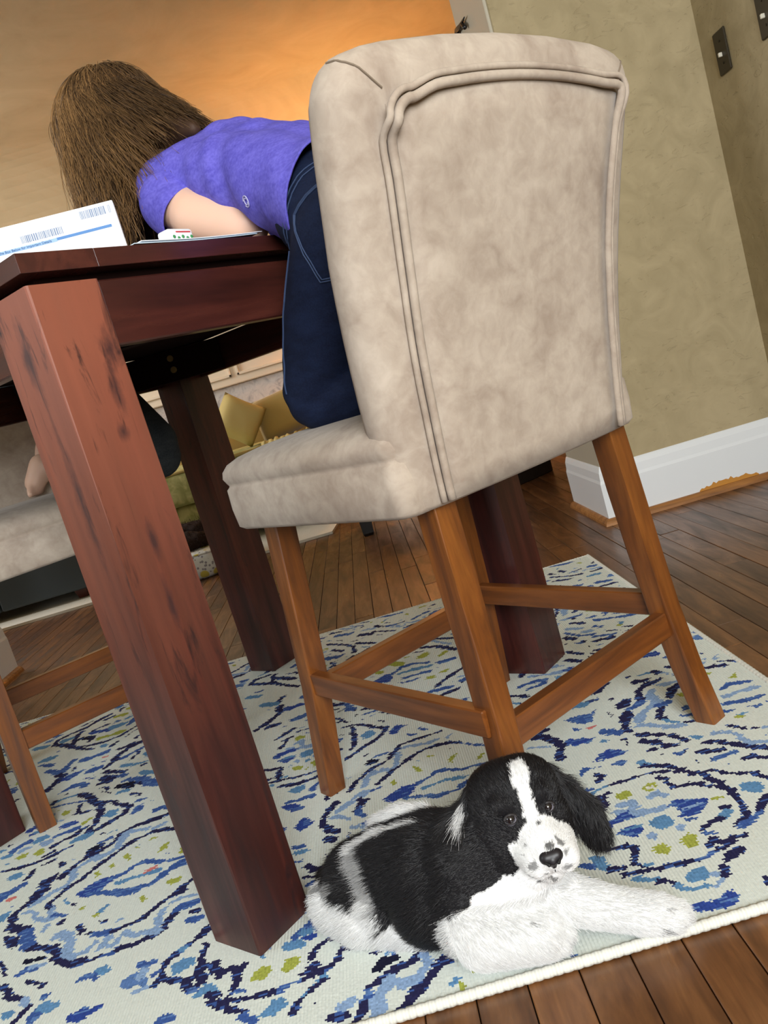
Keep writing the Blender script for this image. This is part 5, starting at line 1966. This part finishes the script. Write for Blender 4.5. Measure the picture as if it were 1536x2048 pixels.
def pillow(name, loc, rot, size, mat, label, group):
    bm = bmesh.new()
    n = 12
    w, h, d = size
    vs = []
    for s in (1, -1):
        g = []
        for i in range(n + 1):
            row = []
            for j in range(n + 1):
                u = -1 + 2 * i / n; v = -1 + 2 * j / n
                pinch = 1 - 0.10 * (1 - u * u) * 0 - 0.08 * (abs(u) < 1) * (1 - abs(u)) * abs(v) ** 3
                th = max(0.0, (1 - u ** 4)) ** 0.5 * max(0.0, (1 - v ** 4)) ** 0.5
                cr = 0.05 * sin(7 * u + 5 * v) * th * 0.25
                row.append(bm.verts.new((w / 2 * u * (1 - 0.10 * (1 - abs(v)) ** 2 * 0), s * d / 2 * (th + cr), h / 2 * v * (1 - 0.06 * (1 - u * u)))))
            g.append(row)
        vs.append(g)
        for i in range(n):
            for j in range(n):
                q = (g[i][j], g[i + 1][j], g[i + 1][j + 1], g[i][j + 1])
                bm.faces.new(q if s < 0 else tuple(reversed(q)))
    bmesh.ops.remove_doubles(bm, verts=bm.verts, dist=0.002)
    o = fin(name, bm, mat, None, smooth=True)
    o.location = loc; o.rotation_euler = rot
    return tag(o, label, 'cushion', group)


# sofa seen from the side, its seat low and pale green
sofa = thing('sofa', 'gold and pale green sofa in the living room with ruffled trim', 'sofa', (-0.75, 4.72, 0.0))
bm = bmesh.new(); box(bm, -0.70, 0.62, -0.22, 0.55, 0.10, 0.30, 0.03, 2); fin('base', bm, mat_green_c, sofa, smooth=True)
bm = bmesh.new(); box(bm, -0.70, 0.222, -0.30, 0.50, 0.30, 0.488, 0.04, 3); fin('seat_cushion', bm, mat_green_c, sofa, smooth=True)
bm = bmesh.new(); box(bm, 0.234, 0.62, -0.28, 0.50, 0.30, 0.478, 0.04, 3); fin('seat_cushion', bm, mat_gold, sofa, smooth=True)
bm = bmesh.new(); box(bm, -0.72, 0.64, 0.50, 0.72, 0.10, 0.66, 0.06, 3); fin('backrest', bm, mat_gold, sofa, smooth=True)
bm = bmesh.new(); tube(bm, [(0.245 + 0.37 * k / 40.0, -0.27 + 0.008 * sin(k * 1.9), 0.488 + 0.007 * sin(k * 2.6)) for k in range(41)], [0.020 + 0.006 * sin(k * 1.7) for k in range(41)], 7)
fin('ruffle', bm, mat_gold2, sofa, smooth=True)
bm = bmesh.new(); tube(bm, [(-0.68, -0.29, 0.482), (0.21, -0.29, 0.482)], 0.010, 6); fin('piping', bm, mat_gold2, sofa, smooth=True)
for x in (-0.65, 0.57):
    for y in (-0.15, 0.62):
        bm = bmesh.new(); bmesh.ops.create_cone(bm, cap_ends=True, segments=10, radius1=0.020, radius2=0.032, depth=0.085, matrix=Matrix.Translation((x, y, 0.0575))); fin('foot', bm, mat_blackw, sofa)
pillow('throw_pillow', (-0.635, 4.80, 0.655), (radians(-14), radians(38), radians(10)), (0.25, 0.25, 0.18), mat_gold2, 'pale gold satin pillow with pointed corner, left one on the sofa', 'pillows on the sofa')
pillow('throw_pillow', (-0.36, 4.92, 0.625), (radians(-14), radians(-9), radians(-6)), (0.40, 0.28, 0.18), mat_gold, 'darker gold velvet pillow, right one on the sofa', 'pillows on the sofa')

# a low black-legged bench whose foot shows under the near stool's seat
ot = thing('footstool', 'black-legged gold footstool hidden behind the near stool, one tapered leg showing', 'footstool', (0.10, 3.83, 0.0))
bm = bmesh.new(); box(bm, -0.22, 0.22, -0.18, 0.18, 0.16, 0.33, 0.03, 3); fin('cushion', bm, mat_gold, ot, smooth=True)
for x in (-0.185, 0.185):
    for y in (-0.14, 0.14):
        bm = bmesh.new(); hexa(bm, [[(x - w, y - w, z), (x + w, y - w, z), (x + w, y + w, z), (x - w, y + w, z)] for z, w in ((0.0005, 0.020), (0.012, 0.024), (0.17, 0.032))]); fin('leg', bm, mat_blackw, ot)

# slate ottoman at the left
sl = thing('ottoman', 'slate blue leather ottoman on the cream rug at the left edge', 'ottoman', (-2.0, 4.46, 0.014))
bm = bmesh.new(); box(bm, -0.55, 0.0, -0.28, 0.30, 0.05, 0.40, 0.012, 2); fin('side_panel', bm, mat_slate, sl)
bm = bmesh.new(); box(bm, 0.004, 0.49, -0.28, 0.30, 0.05, 0.40, 0.012, 2); fin('side_panel', bm, mat_slate, sl)
for x in (-0.50, 0.40):
    for y in (-0.20, 0.24):
        bm = bmesh.new(); hexa(bm, [[(x - w, y - w, z), (x + w, y - w, z), (x + w, y + w, z), (x - w, y + w, z)] for z, w in ((0.0005, 0.022), (0.055, 0.036))]); fin('foot', bm, mat_redleg, sl)

# floral floor cushion with a dark furry throw on it
mat_floral = newmat('grey and yellow floral print', srgb(214, 216, 212), 0.8)
_vo = nd(mat_floral, 'ShaderNodeTexVoronoi'); _vo.inputs['Scale'].default_value = 13; lk(mat_floral, coords(mat_floral), _vo.inputs['Vector'])
_vo2 = nd(mat_floral, 'ShaderNodeTexVoronoi'); _vo2.inputs['Scale'].default_value = 60; lk(mat_floral, coords(mat_floral), _vo2.inputs['Vector'])
_nn = noise_tex(mat_floral, 8, 2, coords(mat_floral))
_base = mix(mat_floral, ramp(mat_floral, _vo2.outputs['Distance'], [(0.32, (1, 1, 1, 1)), (0.38, (0, 0, 0, 1))]).outputs['Color'], srgb(214, 218, 214), srgb(142, 140, 146))
_base2 = mix(mat_floral, ramp(mat_floral, _nn.outputs['Fac'], [(0.47, (0, 0, 0, 1)), (0.52, (1, 1, 1, 1))]).outputs['Color'], srgb(216, 220, 216), _base)
lk(mat_floral, mix(mat_floral, ramp(mat_floral, _vo.outputs['Distance'], [(0.24, (1, 1, 1, 1)), (0.30, (0, 0, 0, 1))]).outputs['Color'], _base2, srgb(206, 190, 84)), bsdf(mat_floral).inputs['Base Color'])
fc_ = thing('floor_cushion', 'grey and yellow floral floor cushion between the table legs', 'cushion', (-1.08, 3.98, 0.0))
bm = bmesh.new(); hexa(bm, [rrect(-0.30 + i, 0.30 - i, -0.20 + i, 0.22 - i, 0.06, z) for z, i in ((0.001, 0.035), (0.015, 0.012), (0.05, 0.0), (0.09, 0.0), (0.122, 0.012), (0.134, 0.04), (0.138, 0.08))]); fin('cushion_body', bm, mat_floral, fc_, smooth=True)
bm = bmesh.new(); tube(bm, [Vector(p) for p in rrect(-0.30, 0.30, -0.20, 0.22, 0.06, 0.122, 4)], 0.006, 6, closed=True); fin('piping', bm, mat_floral, fc_, smooth=True)
fur_me = blob('fur_throw', chain([(-.30, .02, .17, .05), (-.10, .0, .175, .055), (.10, -.05, .18, .055), (.22, -.08, .17, .045)]) + chain([(.02, .10, .19, .07), (.20, .06, .19, .06)]) + chain([(.16, -.12, .16, .035), (.24, -.02, .165, .035)]), 0.012, 3)
for v in fur_me.vertices:
    v.co.z = max(v.co.z, 0.1395)
    v.co += v.normal * 0.006 * noise.noise(v.co * 26)
mat_furt = newmat('dark brown fur', srgb(44, 30, 24), 0.8, 0.2)
ft = link('fur_throw', fur_me, mat_furt, None, smooth=True); ft.location = (-1.08, 3.98, 0.0)
tag(ft, 'dark brown furry throw bunched on the floral floor cushion', 'throw')
r_ = np.random.default_rng(4)
Pv = verts_np(fur_me).astype(float); Nv = np.empty(len(Pv) * 3, np.float32); fur_me.vertices.foreach_get('normal', Nv); Nv = Nv.reshape(-1, 3)
ii = r_.integers(0, len(Pv), 5000)
base = Pv[ii] + r_.normal(0, .004, (5000, 3)); dd = Nv[ii] * .5 + r_.normal(0, .5, (5000, 3)) + np.array([0, -.3, -.3])
pts = np.stack([base + dd * .018 * t for t in (0, .5, 1)], 1); pts[:, :, 2] = np.maximum(pts[:, :, 2], .14)
strands('fur', pts, np.linspace(.0008, .0003, 3)[None, :], mat_furt, ft, None)

# dark cabinet past the end of the wall
cb_ = thing('cabinet', 'dark wood cabinet just visible past the end of the wall, under the stool back', 'cabinet', (0.62, 3.782, 0.0005), radians(34.9))
bm = bmesh.new(); box(bm, 0.0, 0.28, 0.0, 0.60, 0.0, 0.80, 0.004); fin('body', bm, mat_blackw, cb_)
bm = bmesh.new(); box(bm, 0.02, 0.26, -0.014, 0.001, 0.10, 0.77, 0.004); dr = fin('door', bm, mat_blackw, cb_)
bm = bmesh.new(); bmesh.ops.create_uvsphere(bm, u_segments=10, v_segments=8, radius=0.014, matrix=Matrix.Translation((0.23, -0.025, 0.46))); fin('knob', bm, mat_bolt, dr, smooth=True)
bm = bmesh.new(); box(bm, -0.012, 0.292, -0.02, 0.61, 0.80, 0.825, 0.005); fin('top', bm, mat_blackw, cb_)

# floor lamp by the far wall: hidden behind the stool's back, its warm light washes the wall and ceiling
lamp = thing('floor_lamp', 'lit floor lamp by the far wall, hidden behind the stool back', 'lamp', (0.44, 5.72, 0.0005))
bm = bmesh.new()
pr_ = [(0.13, 0.0), (0.13, 0.012), (0.10, 0.022), (0.02, 0.035), (0.012, 0.06), (0.012, 1.40), (0.02, 1.42), (0.012, 1.46)]
hexa(bm, [[(r * cos(2 * pi * k / 16), r * sin(2 * pi * k / 16), z) for k in range(16)] for r, z in pr_]); fin('pole', bm, mat_blackw, lamp, smooth=True)
mat_shade_l = newmat('lit linen shade', srgb(250, 205, 140), 0.9)
bsdf(mat_shade_l).inputs['Emission Color'].default_value = (1.0, 0.55, 0.20, 1); bsdf(mat_shade_l).inputs['Emission Strength'].default_value = 0.8
bm = bmesh.new()
A = [[bm.verts.new((r * cos(2 * pi * k / 24), r * sin(2 * pi * k / 24), z)) for k in range(24)] for r, z in ((0.20, 1.44), (0.17, 1.56), (0.14, 1.68))]
for a, b in zip(A, A[1:]):
    for k in range(24):
        bm.faces.new((a[k], a[(k + 1) % 24], b[(k + 1) % 24], b[k]))
shd = fin('lamp_shade', bm, mat_shade_l, lamp, smooth=True); shd.modifiers.new('s', 'SOLIDIFY').thickness = 0.003
bl = bpy.data.lights.new('bulb', 'POINT'); bl.energy = 30; bl.color = (1.0, 0.56, 0.22); bl.shadow_soft_size = 0.06
bo = bpy.data.objects.new('bulb', bl); COL.objects.link(bo); bo.parent = lamp; bo.location = (0, 0, 1.60)

# wrought iron curtain hook on the painted wall end, its pointed tip just above the stool back
hk = thing('iron_hook', 'small pointed dark iron hook on the pale wall end, above the stool back', 'hook', (0.712, 3.0, 1.655))
bm = bmesh.new(); box(bm, -0.005, 0.0, -0.018, 0.022, -0.045, 0.03, 0.002); fin('back_plate', bm, mat_blackw, hk)
path = catmull([(-0.003, 0.0, -0.02), (-0.008, 0.004, 0.02), (-0.010, -0.01, 0.038), (-0.010, -0.068, 0.029), (-0.010, -0.155, 0.022)], 6)
bm = bmesh.new(); tube(bm, path, [0.006 + 0.003 * min(1, k / 8.0) if k < 17 else 0.009 * (1 - (k - 16) / 9.0) + 0.0008 for k in range(len(path))], 8)
sp = fin('spike', bm, mat_blackw, hk, smooth=True)
bm = bmesh.new(); cone(bm, (-0.011, -0.105, 0.022), (-0.012, -0.135, 0.0), .006, .008, 10); fin('knob', bm, mat_blackw, sp, smooth=True)
